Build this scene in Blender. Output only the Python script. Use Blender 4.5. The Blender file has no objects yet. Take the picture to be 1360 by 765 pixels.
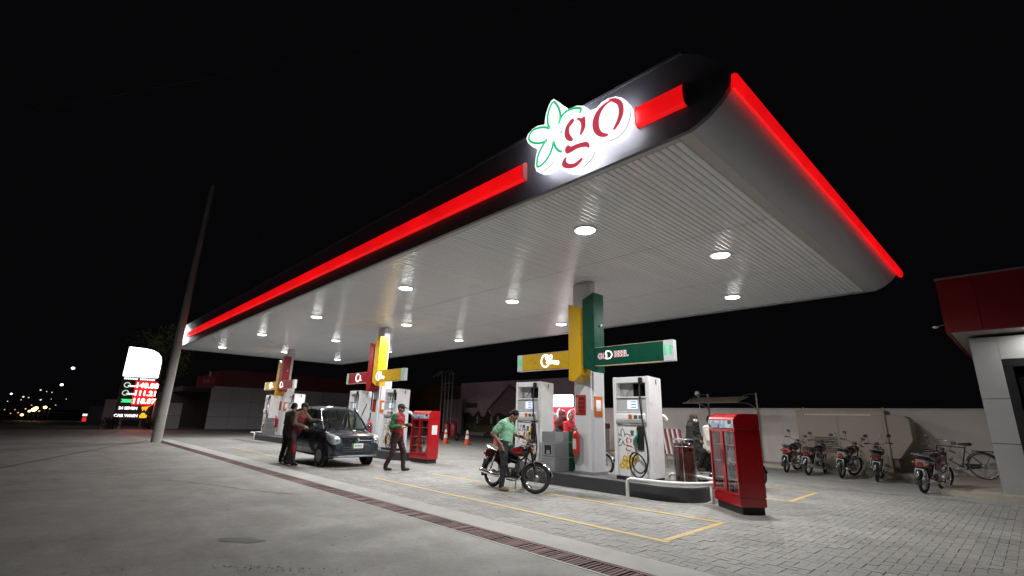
import bpy, bmesh, math, random
import numpy as np
from mathutils import Vector, Matrix, Euler
random.seed(7); np.random.seed(7)
R = math.radians
S = bpy.context.scene
COL = S.collection

# ---------------------------------------------------------------- camera, night sky, exposure
cd = bpy.data.cameras.new('camera'); cam = bpy.data.objects.new('camera', cd); COL.objects.link(cam)
cd.sensor_width = 36.0; cd.lens = 638.84 / 1360 * 36; cd.clip_start = .05; cd.clip_end = 2000
yaw, pitch, roll, EYE = R(-46.681), R(15.225), R(1.4916), 1.40
fw = Vector((math.sin(yaw)*math.cos(pitch), math.cos(yaw)*math.cos(pitch), math.sin(pitch)))
rt = Vector((math.cos(yaw), -math.sin(yaw), 0)); up = rt.cross(fw)
rt, up = rt*math.cos(roll)+up*math.sin(roll), up*math.cos(roll)-rt*math.sin(roll)
cam.matrix_world = Matrix(((rt.x, up.x, -fw.x, 0), (rt.y, up.y, -fw.y, 0), (rt.z, up.z, -fw.z, EYE), (0, 0, 0, 1)))
S.camera = cam
W = bpy.data.worlds.new('World'); S.world = W; W.use_nodes = True
W.node_tree.nodes['Background'].inputs[0].default_value = (.70, .66, .85, 1)
W.node_tree.nodes['Background'].inputs[1].default_value = .0024
S.view_settings.view_transform = 'Standard'; S.view_settings.look = 'None'
S.view_settings.exposure = 0.0; S.view_settings.gamma = 1.0
S.cycles.use_denoising = True
S.cycles.max_bounces = 8; S.cycles.diffuse_bounces = 3; S.cycles.glossy_bounces = 4
S.cycles.transparent_max_bounces = 12; S.cycles.sample_clamp_indirect = 6
LAMP_W = 164.0

def in_view(p, margin=.08):
    v = Vector(p) - Vector((0, 0, EYE)); z = v.dot(fw)
    if z < .3: return False
    k = 638.84 / 680
    return abs(v.dot(rt)/z*k) < 1+margin and abs(v.dot(up)/z*k) < .5625+margin

# ---------------------------------------------------------------- materials
MATS = {}
def nn(t, k, **kw):
    n = t.nodes.new(k)
    for a, b in kw.items(): setattr(n, a, b)
    return n
def mat(name, col, rough=.5, metal=0., var=.10, scale=5., bump=0., bscale=60., coat=0., spec=.5, emit=0., ecol=None, rand=0., dirt=0., aniso=0.):
    if name in MATS: return MATS[name]
    m = bpy.data.materials.new(name); m.use_nodes = True; MATS[name] = m
    t = m.node_tree; b = t.nodes['Principled BSDF']; L = t.links.new
    b.inputs['Roughness'].default_value = rough; b.inputs['Metallic'].default_value = metal
    b.inputs['Coat Weight'].default_value = coat; b.inputs['Specular IOR Level'].default_value = spec
    b.inputs['Base Color'].default_value = (*col, 1)
    if emit:
        b.inputs['Emission Color'].default_value = (*(ecol or col), 1); b.inputs['Emission Strength'].default_value = emit
        return m
    tc = nn(t, 'ShaderNodeTexCoord'); oi = nn(t, 'ShaderNodeObjectInfo')
    no = nn(t, 'ShaderNodeTexNoise', noise_dimensions='4D'); no.inputs['Scale'].default_value = scale
    no.inputs['Detail'].default_value = 6; no.inputs['Roughness'].default_value = .62
    mu = nn(t, 'ShaderNodeMath', operation='MULTIPLY'); mu.inputs[1].default_value = 37
    L(oi.outputs['Random'], mu.inputs[0]); L(mu.outputs[0], no.inputs['W']); L(tc.outputs['Object'], no.inputs['Vector'])
    mr = nn(t, 'ShaderNodeMapRange'); mr.inputs[1].default_value = .3; mr.inputs[2].default_value = .7
    mr.inputs[3].default_value = 1-var; mr.inputs[4].default_value = 1+var; L(no.outputs[0], mr.inputs[0])
    last = mr.outputs[0]
    if rand:
        r2 = nn(t, 'ShaderNodeMapRange'); r2.inputs[3].default_value = 1-rand; r2.inputs[4].default_value = 1+rand
        L(oi.outputs['Random'], r2.inputs[0]); m2 = nn(t, 'ShaderNodeMath', operation='MULTIPLY'); L(last, m2.inputs[0]); L(r2.outputs[0], m2.inputs[1]); last = m2.outputs[0]
    mx = nn(t, 'ShaderNodeVectorMath', operation='SCALE'); mx.inputs[0].default_value = col; L(last, mx.inputs['Scale'])
    L(mx.outputs[0], b.inputs['Base Color'])
    rr = nn(t, 'ShaderNodeMapRange'); rr.inputs[1].default_value = .3; rr.inputs[2].default_value = .7
    rr.inputs[3].default_value = max(.03, rough*.82); rr.inputs[4].default_value = min(1, rough*1.2); L(no.outputs[0], rr.inputs[0]); L(rr.outputs[0], b.inputs['Roughness'])
    if bump:
        n2 = nn(t, 'ShaderNodeTexNoise'); n2.inputs['Scale'].default_value = bscale; n2.inputs['Detail'].default_value = 4
        L(tc.outputs['Object'], n2.inputs['Vector'])
        bp = nn(t, 'ShaderNodeBump'); bp.inputs['Strength'].default_value = bump; bp.inputs['Distance'].default_value = .01
        L(n2.outputs[0], bp.inputs['Height']); L(bp.outputs[0], b.inputs['Normal'])
    return m
def glass(name, tint=(.8, .85, .85), amount=.75, rough=.03):
    m = bpy.data.materials.new(name); m.use_nodes = True; t = m.node_tree; MATS[name] = m
    for n in list(t.nodes):
        if n.type != 'OUTPUT_MATERIAL': t.nodes.remove(n)
    o = t.nodes['Material Output']; tr = nn(t, 'ShaderNodeBsdfTransparent'); gl = nn(t, 'ShaderNodeBsdfGlossy')
    tr.inputs[0].default_value = (*[c*amount for c in tint], 1); gl.inputs['Roughness'].default_value = rough
    lw_ = nn(t, 'ShaderNodeLayerWeight'); lw_.inputs[0].default_value = .5; pw = nn(t, 'ShaderNodeMath', operation='POWER'); pw.inputs[1].default_value = 4; t.links.new(lw_.outputs['Facing'], pw.inputs[0]); fr = nn(t, 'ShaderNodeMath', operation='MULTIPLY_ADD'); fr.inputs[1].default_value = .85; fr.inputs[2].default_value = .05; t.links.new(pw.outputs[0], fr.inputs[0]); mx = nn(t, 'ShaderNodeMixShader')
    t.links.new(fr.outputs[0], mx.inputs[0]); t.links.new(tr.outputs[0], mx.inputs[1]); t.links.new(gl.outputs[0], mx.inputs[2]); t.links.new(mx.outputs[0], o.inputs[0])
    return m

def ground_mat(name, base, kind):
    """concrete / paver sheets: fine grain, broad stains, scuffs; world-size pattern in object space"""
    m = bpy.data.materials.new(name); m.use_nodes = True; MATS[name] = m
    t = m.node_tree; b = t.nodes['Principled BSDF']; L = t.links.new
    tc = nn(t, 'ShaderNodeTexCoord')
    def noise(sc, det=5, rgh=.6, vec=None):
        n = nn(t, 'ShaderNodeTexNoise'); n.inputs['Scale'].default_value = sc; n.inputs['Detail'].default_value = det; n.inputs['Roughness'].default_value = rgh
        L(vec or tc.outputs['Object'], n.inputs['Vector']); return n.outputs[0]
    def rng(x, a, c, lo, hi):
        r = nn(t, 'ShaderNodeMapRange'); r.inputs[1].default_value = a; r.inputs[2].default_value = c; r.inputs[3].default_value = lo; r.inputs[4].default_value = hi
        L(x, r.inputs[0]); return r.outputs[0]
    def mul(x, y):
        k = nn(t, 'ShaderNodeMath', operation='MULTIPLY'); L(x, k.inputs[0]); L(y, k.inputs[1]); return k.outputs[0]
    mp = nn(t, 'ShaderNodeMapping'); mp.inputs['Rotation'].default_value = (0, 0, R(18)); mp.inputs['Scale'].default_value = (.35, 1.5, 1); L(tc.outputs['Object'], mp.inputs[0])
    f = mul(rng(noise(.45, 4), .35, .68, .84, 1.12), rng(noise(2.6, 6, .7), .3, .7, .86, 1.12))
    f = mul(f, rng(noise(.9, 5, .65, mp.outputs[0]), .52, .74, 1.0, .74))
    f = mul(f, rng(noise(55, 3, .7), .3, .7, .84, 1.16)); f = mul(f, rng(noise(16, 5, .75), .3, .7, .88, 1.12)); f = mul(f, rng(noise(150, 2, .7), .3, .7, .86, 1.14))
    f = mul(f, rng(noise(7, 2, .5), .68, .76, 1.0, .62))
    if kind == 'brick':
        br = nn(t, 'ShaderNodeTexBrick'); br.inputs['Scale'].default_value = 1; br.inputs['Mortar Size'].default_value = .006
        br.inputs['Brick Width'].default_value = .2; br.inputs['Row Height'].default_value = .1
        br.inputs['Color1'].default_value = (.9, .9, .9, 1); br.inputs['Color2'].default_value = (1.08, 1.08, 1.08, 1); br.inputs['Mortar'].default_value = (.62, .62, .62, 1)
        L(tc.outputs['Object'], br.inputs['Vector'])
        k = nn(t, 'ShaderNodeVectorMath', operation='SCALE'); L(br.outputs['Color'], k.inputs[0]); L(f, k.inputs['Scale'])
        c = nn(t, 'ShaderNodeVectorMath', operation='MULTIPLY'); L(k.outputs[0], c.inputs[0]); c.inputs[1].default_value = base
    elif kind == 'paver':
        at = nn(t, 'ShaderNodeAttribute', attribute_name='tint'); oi = nn(t, 'ShaderNodeObjectInfo')
        ad = nn(t, 'ShaderNodeMath', operation='ADD'); L(at.outputs['Fac'], ad.inputs[0]); L(oi.outputs['Random'], ad.inputs[1])
        fr = nn(t, 'ShaderNodeMath', operation='FRACT'); L(ad.outputs[0], fr.inputs[0])
        f = mul(f, rng(fr.outputs[0], 0, 1, .93, 1.06))
        c = nn(t, 'ShaderNodeVectorMath', operation='SCALE'); c.inputs[0].default_value = base; L(f, c.inputs['Scale'])
    else:
        c = nn(t, 'ShaderNodeVectorMath', operation='SCALE'); c.inputs[0].default_value = base; L(f, c.inputs['Scale'])
    L(c.outputs[0], b.inputs['Base Color'])
    L(rng(noise(1.4, 4), .3, .7, .55, .85), b.inputs['Roughness'])
    bp = nn(t, 'ShaderNodeBump'); bp.inputs['Strength'].default_value = .35; bp.inputs['Distance'].default_value = .012
    L(noise(38, 6, .75), bp.inputs['Height']); L(bp.outputs[0], b.inputs['Normal'])
    return m
def paint_mat(name, col, under):
    m = bpy.data.materials.new(name); m.use_nodes = True; MATS[name] = m
    t = m.node_tree; b = t.nodes['Principled BSDF']; L = t.links.new; tc = nn(t, 'ShaderNodeTexCoord')
    n = nn(t, 'ShaderNodeTexNoise'); n.inputs['Scale'].default_value = 9; n.inputs['Detail'].default_value = 8; n.inputs['Roughness'].default_value = .75; L(tc.outputs['Object'], n.inputs['Vector'])
    r = nn(t, 'ShaderNodeMapRange'); r.inputs[1].default_value = .40; r.inputs[2].default_value = .62; L(n.outputs[0], r.inputs[0])
    mx = nn(t, 'ShaderNodeMix', data_type='RGBA'); mx.inputs[6].default_value = (*col, 1); mx.inputs[7].default_value = (*under, 1); L(r.outputs[0], mx.inputs[0])
    L(mx.outputs[2], b.inputs['Base Color']); b.inputs['Roughness'].default_value = .7
    return m
def glow(name, col, strength): return mat(name, tuple(min(.8, c) for c in col), .4, emit=strength, ecol=col)

WHITE = mat('white_powder_coat', (.80, .80, .81), .30, var=.07, scale=3)
OFFWHITE = mat('light_grey_panel', (.5, .5, .51), .4, var=.05)
GREYM = mat('grey_metal', (.32, .32, .33), .4, .3, var=.1)
DARK = mat('dark_plastic', (.018, .018, .02), .45, var=.2)
BLACK = mat('black_rubber', (.012, .012, .012), .6, var=.2, bump=.2)
CHROME = mat('chrome', (.75, .75, .76), .12, 1., var=.06)
STEEL = mat('worn_steel', (.42, .42, .43), .3, .9, var=.15)
RED = mat('red_enamel', (.50, .012, .016), .28, var=.08, coat=.3)
MAROON = mat('maroon_panel', (.20, .008, .014), .4, var=.1)
YELLOW = mat('yellow_panel', (.64, .38, .014), .3, var=.06, coat=.2)
GREEN = mat('green_panel', (.003, .058, .034), .3, var=.06, coat=.2)
SIGNRED = mat('red_panel', (.30, .010, .018), .3, var=.06, coat=.2)
CONC = mat('pale_concrete', (.42, .40, .37), .8, var=.15, scale=2.5, bump=.3)
KERB = mat('dark_painted_kerb', (.045, .046, .05), .55, var=.25, scale=3, bump=.2)
RUST = mat('rusty_grate', (.10, .048, .042), .6, .35, var=.3, scale=14, bump=.3, rand=.35)
APRON = ground_mat('concrete_apron_surface', (.268, .264, .248), 'plain')
EARTH = ground_mat('dark_earth', (.07, .06, .05), 'plain')
FARPAV = ground_mat('distant_block_paving', (.255, .25, .237), 'brick')
PAV = ground_mat('paver_face', (.262, .257, .242), 'paver')
BED = ground_mat('paver_joint_sand', (.252, .247, .232), 'plain')
YPAINT = paint_mat('worn_yellow_paint', (.62, .40, .07), (.36, .33, .26))
GLOWRED = glow('lit_red_bar', (.80, .004, .006), 1.0)
def vary_glow(m, lo, hi, sc):
    t = m.node_tree; b = t.nodes['Principled BSDF']; tc = nn(t, 'ShaderNodeTexCoord'); n = nn(t, 'ShaderNodeTexNoise'); n.inputs['Scale'].default_value = sc; n.inputs['Detail'].default_value = 4
    r = nn(t, 'ShaderNodeMapRange'); r.inputs[1].default_value = .3; r.inputs[2].default_value = .7; r.inputs[3].default_value = lo; r.inputs[4].default_value = hi
    t.links.new(tc.outputs['Object'], n.inputs['Vector']); t.links.new(n.outputs[0], r.inputs[0]); t.links.new(r.outputs[0], b.inputs['Emission Strength'])
vary_glow(GLOWRED, .78, 1.12, 1.3)
GLOWWHITE = glow('lit_white_acrylic', (.92, .94, 1), 7.0)
LENS = glow('lamp_lens', (1, 1, .97), 12)

# ---------------------------------------------------------------- mesh helpers
class MB:
    def __init__(s): s.v = []; s.f = []; s.m = []; s.cm = 0
    def add(s, vs, fs):
        o = len(s.v); s.v += [tuple(p) for p in vs]; s.f += [tuple(i+o for i in f) for f in fs]; s.m += [s.cm]*len(fs); return s
    def box(s, x0, x1, y0, y1, z0, z1):
        return s.add([(x0,y0,z0),(x1,y0,z0),(x1,y1,z0),(x0,y1,z0),(x0,y0,z1),(x1,y0,z1),(x1,y1,z1),(x0,y1,z1)],
                     [(0,3,2,1),(4,5,6,7),(0,1,5,4),(1,2,6,5),(2,3,7,6),(3,0,4,7)])
    def quad(s, a, b, c, d): return s.add([a, b, c, d], [(0, 1, 2, 3)])
    def tube(s, pts, r, n=8, closed=False, caps=True):
        pts = [Vector(p) for p in pts]; N = len(pts); rs = r if isinstance(r, (list, tuple)) else [r]*N
        o = len(s.v); prev = None; vs = []
        for i, p in enumerate(pts):
            if closed: d = pts[(i+1) % N]-pts[i-1]
            else: d = pts[min(i+1, N-1)]-pts[max(i-1, 0)]
            d.normalize()
            if prev is None:
                a = d.orthogonal().normalized() if abs(d.z) > .99 or True else None
            else:
                a = prev-d*prev.dot(d)
                a = a.normalized() if a.length > 1e-6 else d.orthogonal().normalized()
            prev = a; b = d.cross(a)
            for k in range(n):
                t = 2*math.pi*k/n; vs.append(p+(a*math.cos(t)+b*math.sin(t))*rs[i])
        fs = []
        for i in range(N if closed else N-1):
            j = (i+1) % N
            for k in range(n): fs.append((i*n+k, i*n+(k+1) % n, j*n+(k+1) % n, j*n+k))
        if caps and not closed: fs += [tuple(range(n-1, -1, -1)), tuple((N-1)*n+k for k in range(n))]
        return s.add(vs, fs)
    def cyl(s, a, b, r0, r1=None, n=16): return s.tube([a, b], [r0, r0 if r1 is None else r1], n)
    def lathe(s, prof, c=(0, 0, 0), axis='z', n=24):
        """prof: (radius, height) list"""
        c = Vector(c); vs = []
        for r, h in prof:
            for k in range(n):
                t = 2*math.pi*k/n; a, b = r*math.cos(t), r*math.sin(t)
                vs.append(c+Vector({'z': (a, b, h), 'y': (b, h, a), 'x': (h, a, b)}[axis]))
        fs = []
        for i in range(len(prof)-1):
            for k in range(n): fs.append((i*n+k, i*n+(k+1) % n, (i+1)*n+(k+1) % n, (i+1)*n+k))
        fs += [tuple(range(n-1, -1, -1)), tuple((len(prof)-1)*n+k for k in range(n))]
        return s.add(vs, fs)
    def prism(s, poly, ax, d0, d1):
        """poly in the plane normal to ax ('x': (y,z), 'y': (x,z), 'z': (x,y)), extruded d0..d1"""
        f = {'x': lambda p, d: (d, p[0], p[1]), 'y': lambda p, d: (p[0], d, p[1]), 'z': lambda p, d: (p[0], p[1], d)}[ax]
        n = len(poly); vs = [f(p, d0) for p in poly]+[f(p, d1) for p in poly]
        return s.add(vs, [tuple(range(n-1, -1, -1)), tuple(range(n, 2*n))]+[(i, (i+1) % n, (i+1) % n+n, i+n) for i in range(n)])
    def ell(s, c, r, n=14, m=9):
        c = Vector(c); r = r if isinstance(r, (tuple, list)) else (r, r, r)
        vs = [c+Vector((0, 0, -r[2]))]
        for i in range(1, m):
            p = -math.pi/2+math.pi*i/m
            for k in range(n):
                t = 2*math.pi*k/n; vs.append(c+Vector((r[0]*math.cos(p)*math.cos(t), r[1]*math.cos(p)*math.sin(t), r[2]*math.sin(p))))
        vs.append(c+Vector((0, 0, r[2]))); fs = [(0, 1+(k+1) % n, 1+k) for k in range(n)]
        for i in range(m-2):
            for k in range(n): fs.append((1+i*n+k, 1+i*n+(k+1) % n, 1+(i+1)*n+(k+1) % n, 1+(i+1)*n+k))
        e = len(vs)-1; fs += [(e, 1+(m-2)*n+k, 1+(m-2)*n+(k+1) % n) for k in range(n)]
        return s.add(vs, fs)
    def torus(s, c, R_, r, axis='y', n=32, k=8):
        c = Vector(c); pts = []
        for i in range(n):
            t = 2*math.pi*i/n; a, b = R_*math.cos(t), R_*math.sin(t)
            pts.append(c+Vector({'z': (a, b, 0), 'y': (a, 0, b), 'x': (0, a, b)}[axis]))
        return s.tube(pts, r, k, closed=True)
    def build(s, name, mats, parent=None, bevel=0., ang=35, seg=2, flat=False):
        me = bpy.data.meshes.new(name); me.from_pydata(s.v, [], s.f)
        ms = mats if isinstance(mats, (list, tuple)) else [mats]
        for m in ms: me.materials.append(m)
        if len(ms) > 1: me.polygons.foreach_set('material_index', s.m)
        bm = bmesh.new(); bm.from_mesh(me); bmesh.ops.recalc_face_normals(bm, faces=bm.faces)
        if bevel:
            es = [e for e in bm.edges if len(e.link_faces) == 2 and e.calc_face_angle(0) > R(30)]
            bmesh.ops.bevel(bm, geom=es, offset=bevel, segments=seg, affect='EDGES', clamp_overlap=True)
        bm.to_mesh(me); bm.free()
        if not flat: me.shade_smooth(); me.set_sharp_from_angle(angle=R(ang))
        o = bpy.data.objects.new(name, me); COL.objects.link(o)
        if parent: o.parent = parent
        return o
def tag(o, label=None, cat=None, group=None, kind=None):
    if label: o['label'] = label
    if cat: o['category'] = cat
    if group: o['group'] = group
    if kind: o['kind'] = kind
    return o
def thing(name, label, cat, loc=(0, 0, 0), rz=0, group=None, rx=0):
    o = bpy.data.objects.new(name, None); COL.objects.link(o); o.empty_display_size = .1
    o.location = loc; o.rotation_euler = (rx, 0, rz)
    return tag(o, label, cat, group)
def copy_tree(o, parent=None):
    c = o.copy(); COL.objects.link(c); c.parent = parent
    for ch in o.children: copy_tree(ch, c)
    return c
def text(name, s, size, m, parent, loc, rot, ext=.004, off=0., align='CENTER', shear=0., space=1.):
    cu = bpy.data.curves.new(name, 'FONT'); cu.body = s; cu.size = size; cu.extrude = ext; cu.offset = off; cu.align_x = align; cu.align_y = 'CENTER'
    cu.shear = shear; cu.space_character = space; cu.materials.append(m); cu.resolution_u = 4
    tmp = bpy.data.objects.new(name, cu); me = bpy.data.meshes.new_from_object(tmp); bpy.data.objects.remove(tmp); me.name = name
    if not me.materials: me.materials.append(m)
    o = bpy.data.objects.new(name, me); COL.objects.link(o); o.parent = parent; o.location = loc; o.rotation_euler = rot
    return o
FRONT = (R(90), 0, 0)          # text facing -Y
EAST = (R(90), 0, R(90))       # text facing +X
def spline(pts, n=6):
    """Catmull-Rom through pts"""
    P = [Vector(p) for p in pts]; out = []
    for i in range(len(P)-1):
        a, b, c, d = P[max(i-1, 0)], P[i], P[i+1], P[min(i+2, len(P)-1)]
        for k in range(n):
            t = k/n
            out.append(.5*((2*b)+(c-a)*t+(2*a-5*b+4*c-d)*t*t+(3*b-a-3*c+d)*t**3))
    return out+[P[-1]]
ORD = ['first', 'second', 'third', 'fourth', 'fifth', 'sixth', 'seventh', 'eighth']

# ================================================================ setting: ground, paving, drain
def sheet(name, x0, x1, y0, y1, z, m, kind='structure', nx=1, ny=1):
    b = MB(); b.quad((x0, y0, z), (x1, y0, z), (x1, y1, z), (x0, y1, z)); o = b.build(name, m, flat=True); return tag(o, kind=kind)
sheet('ground', -420, 200, -250, 420, -.20, EARTH)
ap = MB().box(-120, 60, -40, 4.160, -.22, 0).build('road', APRON, flat=True); tag(ap, kind='structure')
bd = MB().box(-29.5, 25, 4.525, 5.02, -.22, .006).build('concrete_path', mat('drain_border_concrete', (.36, .355, .33), .8, var=.22, scale=1.6, bump=.4), bevel=.006); tag(bd, kind='structure')
# forecourt bed under the built pavers, plain sheet with the same blocks further out
PX0, PX1, PY0, PY1 = -11.6, 3.0, 4.74, 14.04
fc = MB()
fc.quad((PX0, PY0, -.006), (PX1, PY0, -.006), (PX1, PY1, -.006), (PX0, PY1, -.006))
fc.cm = 1
for x0, x1, y0, y1 in ((-60, PX0, 5.0, 45), (PX0, PX1, PY1, 45), (PX1, 25, 5.0, 45), (-60, -29.5, 4.16, 5.0)):
    fc.quad((x0, y0, -.002), (x1, y0, -.002), (x1, y1, -.002), (x0, y1, -.002))
fore = tag(fc.build('pavement', [BED, FARPAV], flat=True), kind='structure')
def paver_geo(w, h, tx=0, ty=0):
    g, c = .0009, .0022; x0, x1, y0, y1 = g, w-g, g, h-g
    v = [(x0,y0,-.014),(x1,y0,-.014),(x1,y1,-.014),(x0,y1,-.014),(x0,y0,-.005),(x1,y0,-.005),(x1,y1,-.005),(x0,y1,-.005),
         (x0+c,y0+c,0),(x1-c,y0+c,0),(x1-c,y1-c,0),(x0+c,y1-c,0)]
    f = [(0,1,5,4),(1,2,6,5),(2,3,7,6),(3,0,4,7),(4,5,9,8),(5,6,10,9),(6,7,11,10),(7,4,8,11),(8,9,10,11)]
    return v, f
U = .1; cells = []
for j in range(int((PY1-PY0)/U)):
    for i in range(int((PX1-PX0)/U)):
        c = (i-j) % 4
        if c == 0: w, h = .2, .1
        elif c == 3: w, h = .1, .2
        else: continue
        x, y = PX0+i*U, PY0+j*U
        if x+w > PX1 or y+h > PY1: continue
        cx, cy = x+w/2, y+h/2
        if -9.9 < cx < -5.4 and 8.8 < cy < 9.85: continue
        d = math.hypot(cx, cy)
        if not in_view((cx, cy, 0), .35): continue
        cells.append((d if in_view((cx, cy, 0), -.005) and cy > 5.1 else d+100, x, y, w, h))
cells.sort()
meshes = {}
for key in ((.2, .1), (.1, .2)):
    v, f = paver_geo(*key); me = bpy.data.meshes.new('paver'); me.from_pydata(v, [], f); me.materials.append(PAV); meshes[key] = me
def hidden_low(cx, cy): return False
for d, x, y, w, h in cells[:300]:
    o = bpy.data.objects.new('paver', meshes[(w, h)]); COL.objects.link(o); o.parent = fore
    o.location = (x, y, random.gauss(0, .0012)); o.rotation_euler = (random.gauss(0, .006), random.gauss(0, .006), random.gauss(0, .004))
vs, fs, tint = [], [], []
for d, x, y, w, h in cells[300:]:
    v, f = paver_geo(w, h); o = len(vs); dz = random.gauss(0, .0012); ax, ay = random.gauss(0, .006), random.gauss(0, .006)
    vs += [(x+a, y+b, c+dz+(ax*(a-w/2)+ay*(b-h/2) if c > -.01 else 0)) for a, b, c in v]; fs += [tuple(i+o for i in q) for q in f]; tint += [random.random()]*len(f)
me = bpy.data.meshes.new('pavers'); me.from_pydata(vs, [], fs); me.materials.append(PAV)
at = me.attributes.new('tint', 'FLOAT', 'FACE'); at.data.foreach_set('value', tint)
o = bpy.data.objects.new('pavers', me); COL.objects.link(o); o.parent = fore; tag(o, kind='stuff')

# painted bay lines
def lines(name, segs, label, w=.09):
    b = MB()
    for (x0, y0), (x1, y1) in segs:
        d = Vector((x1-x0, y1-y0)).normalized()*w/2; n = Vector((-d.y, d.x)); e = d*1.0
        b.quad((x0-e.x-n.x, y0-e.y-n.y, .004), (x1+e.x-n.x, y1+e.y-n.y, .004), (x1+e.x+n.x, y1+e.y+n.y, .004), (x0-e.x+n.x, y0-e.y+n.y, .004))
        break_ = True
    o = b.build(name, YPAINT, fore, flat=True); o['label'] = label
lines('painted_line', [((-10.8, 5.97), (-3.37, 5.86))], 'yellow bay line along the drain side')
lines('painted_line', [((-10.8, 7.58), (-3.43, 7.62))], 'yellow bay line along the pump side')
lines('painted_line', [((-3.40, 5.96), (-3.43, 7.52))], 'yellow bay line across the bay end')
lines('painted_line', [((-8.5, 10.87), (-3.50, 10.84))], 'yellow bay line behind the red cabinet')
lines('painted_line', [((-8.5, 12.70), (-3.58, 12.71))], 'yellow bay line towards the parked motorcycles')
lines('painted_line', [((-3.52, 10.93), (-3.57, 12.62))], 'short yellow bay end line behind the red cabinet')
lines('painted_line', [((-22.5, 5.97), (-13.0, 5.97))], 'pale yellow bay line by the hatchback', .08)
lines('painted_line', [((-13.0, 6.06), (-13.0, 7.5))], 'pale yellow bay end by the walking attendant', .08)
# thin dark line across the concrete apron, repair patch, crumbs of dirt
b = MB(); pj = spline([(-45, 7.6-.6, .002), (-30, 4.25, .002), (-24.5, 2.3, .002), (-19.07, .42, .002), (-12, -2.0, .002)], 10)
b2 = MB()
for p, q in zip(pj[8:], pj[9:]):
    n = Vector((-(q-p).y, (q-p).x, 0)).normalized()*.03
    if p.y < 4.05: b2.quad(tuple(p-n+Vector((0, 0, .001))), tuple(q-n+Vector((0, 0, .001))), tuple(q+n+Vector((0, 0, .001))), tuple(p+n+Vector((0, 0, .001))))
b2.build('apron_dark_line', mat('dark_line_surface', (.035, .033, .03), .8), ap, flat=True)
b = MB(); poly = [(.27*math.cos(t)*(1+.10*math.sin(3*t)), .12*math.sin(t)*(1+.2*math.cos(2*t)+.1*math.sin(5*t)), .003) for t in np.linspace(0, 2*math.pi, 24, endpoint=False)]
b.add([(-6.42+x*.76-y*.65, 1.95+x*.65+y*.76, z) for x, y, z in poly], [tuple(range(24))]).build('repair_patch', mat('fresh_mortar_patch', (.165, .162, .15), .85, var=.25, scale=8), ap, flat=True)
CRK = mat('crack_dirt', (.06, .058, .052), .9)
for ck, w_ in (([(-9.3, 3.75), (-10.1, 3.3), (-10.76, 2.99), (-11.5, 2.75), (-12.6, 2.2)], .012), ([(-15, 2.6), (-14, 1.4), (-13.6, .2), (-12.2, -.9)], .010)):
    P = spline([(x + random.gauss(0, .05), y + random.gauss(0, .05), .0035) for x, y in ck], 9); P = [p + Vector((random.gauss(0, .014), random.gauss(0, .014), 0)) for p in P]; b = MB()
    for p, q in zip(P, P[1:]):
        n = Vector((-(q-p).y, (q-p).x, 0)).normalized()*w_*random.uniform(.3, 1.1); b.quad(tuple(p-n), tuple(q-n), tuple(q+n), tuple(p+n))
    b.build('crack', CRK, ap, flat=True)
b = MB()
for k in range(170):
    t = random.random(); x, y = random.uniform(-16, -2.5), random.uniform(-1, 4.6)
    if random.random() < .5: q = random.gauss(0, .35); x, y = -5.15+q*.7+random.gauss(0, .05), 1.85+q*.7+random.gauss(0, .05)
    r = random.uniform(.002, .008); b.ell((x, y, r*.4), (r, r*random.uniform(.6, 1), r*.5), 5, 3)
tag(b.build('gravel', mat('grit', (.10, .09, .08), .9), flat=True), kind='stuff')

# drain: channel, edge angles, slats
dr = thing('drain_channel', 'long rust-coloured slotted drain grating running along the forecourt edge', 'drain', (0, 0, 0))
b = MB(); b.box(-28.6, -1.0, 4.163, 4.522, -.21, -.17); b.build('channel_floor', mat('dark_channel', (.03, .028, .026), .5), dr)  # plain dark floor below the slats
b = MB(); b.box(-28.6, -1.0, 4.162, 4.197, -.165, .003); b.build('edge_angle', mat('pale_edge_angle', (.34, .32, .27), .6, .2), dr)
b = MB(); b.box(-28.6, -1.0, 4.489, 4.523, -.165, .003); b.build('edge_angle', mat('rusty_edge_angle', (.16, .09, .08), .6, .3), dr)
sm = MB().box(-.0175, .0175, -.144, .144, -.03, .0)
slat = sm.build('slat', RUST, dr); slat.location = (-1.1, 4.343, 0)
xs = [-1.1-.054*i for i in range(508)]
for x in xs[1:300]:
    o = slat.copy(); COL.objects.link(o); o.parent = dr; o.location = (x, 4.343, random.gauss(-.001, .0015)); o.rotation_euler = (random.gauss(0, .004), random.gauss(0, .06), random.gauss(0, .006))
b = MB()
for x in xs[300:]: b.box(x-.0175, x+.0175, 4.199, 4.487, -.03, 0)
tag(b.build('slats', RUST, dr), kind='stuff')
b = MB()
k = 0
for i, k in enumerate(range(32)):
    MB().box(-1.127-.864*k-.864, -1.127-.864*k-.842, 4.1985, 4.4875, -.028, .003).build('cross_bar', RUST, dr)

# raised kerb platform by the shop and along the boundary wall
pl = MB(); pl.prism([(-1.72, 15.0), (14, 15.0), (14, 20.0), (-17, 20.0), (-17, 18.75), (-1.72, 18.75)], 'z', -.1, .12)
tag(pl.build('kerb_platform', mat('kerb_concrete', (.36, .33, .27), .8, var=.2, scale=1.5, bump=.4), bevel=.015), kind='structure')

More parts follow.
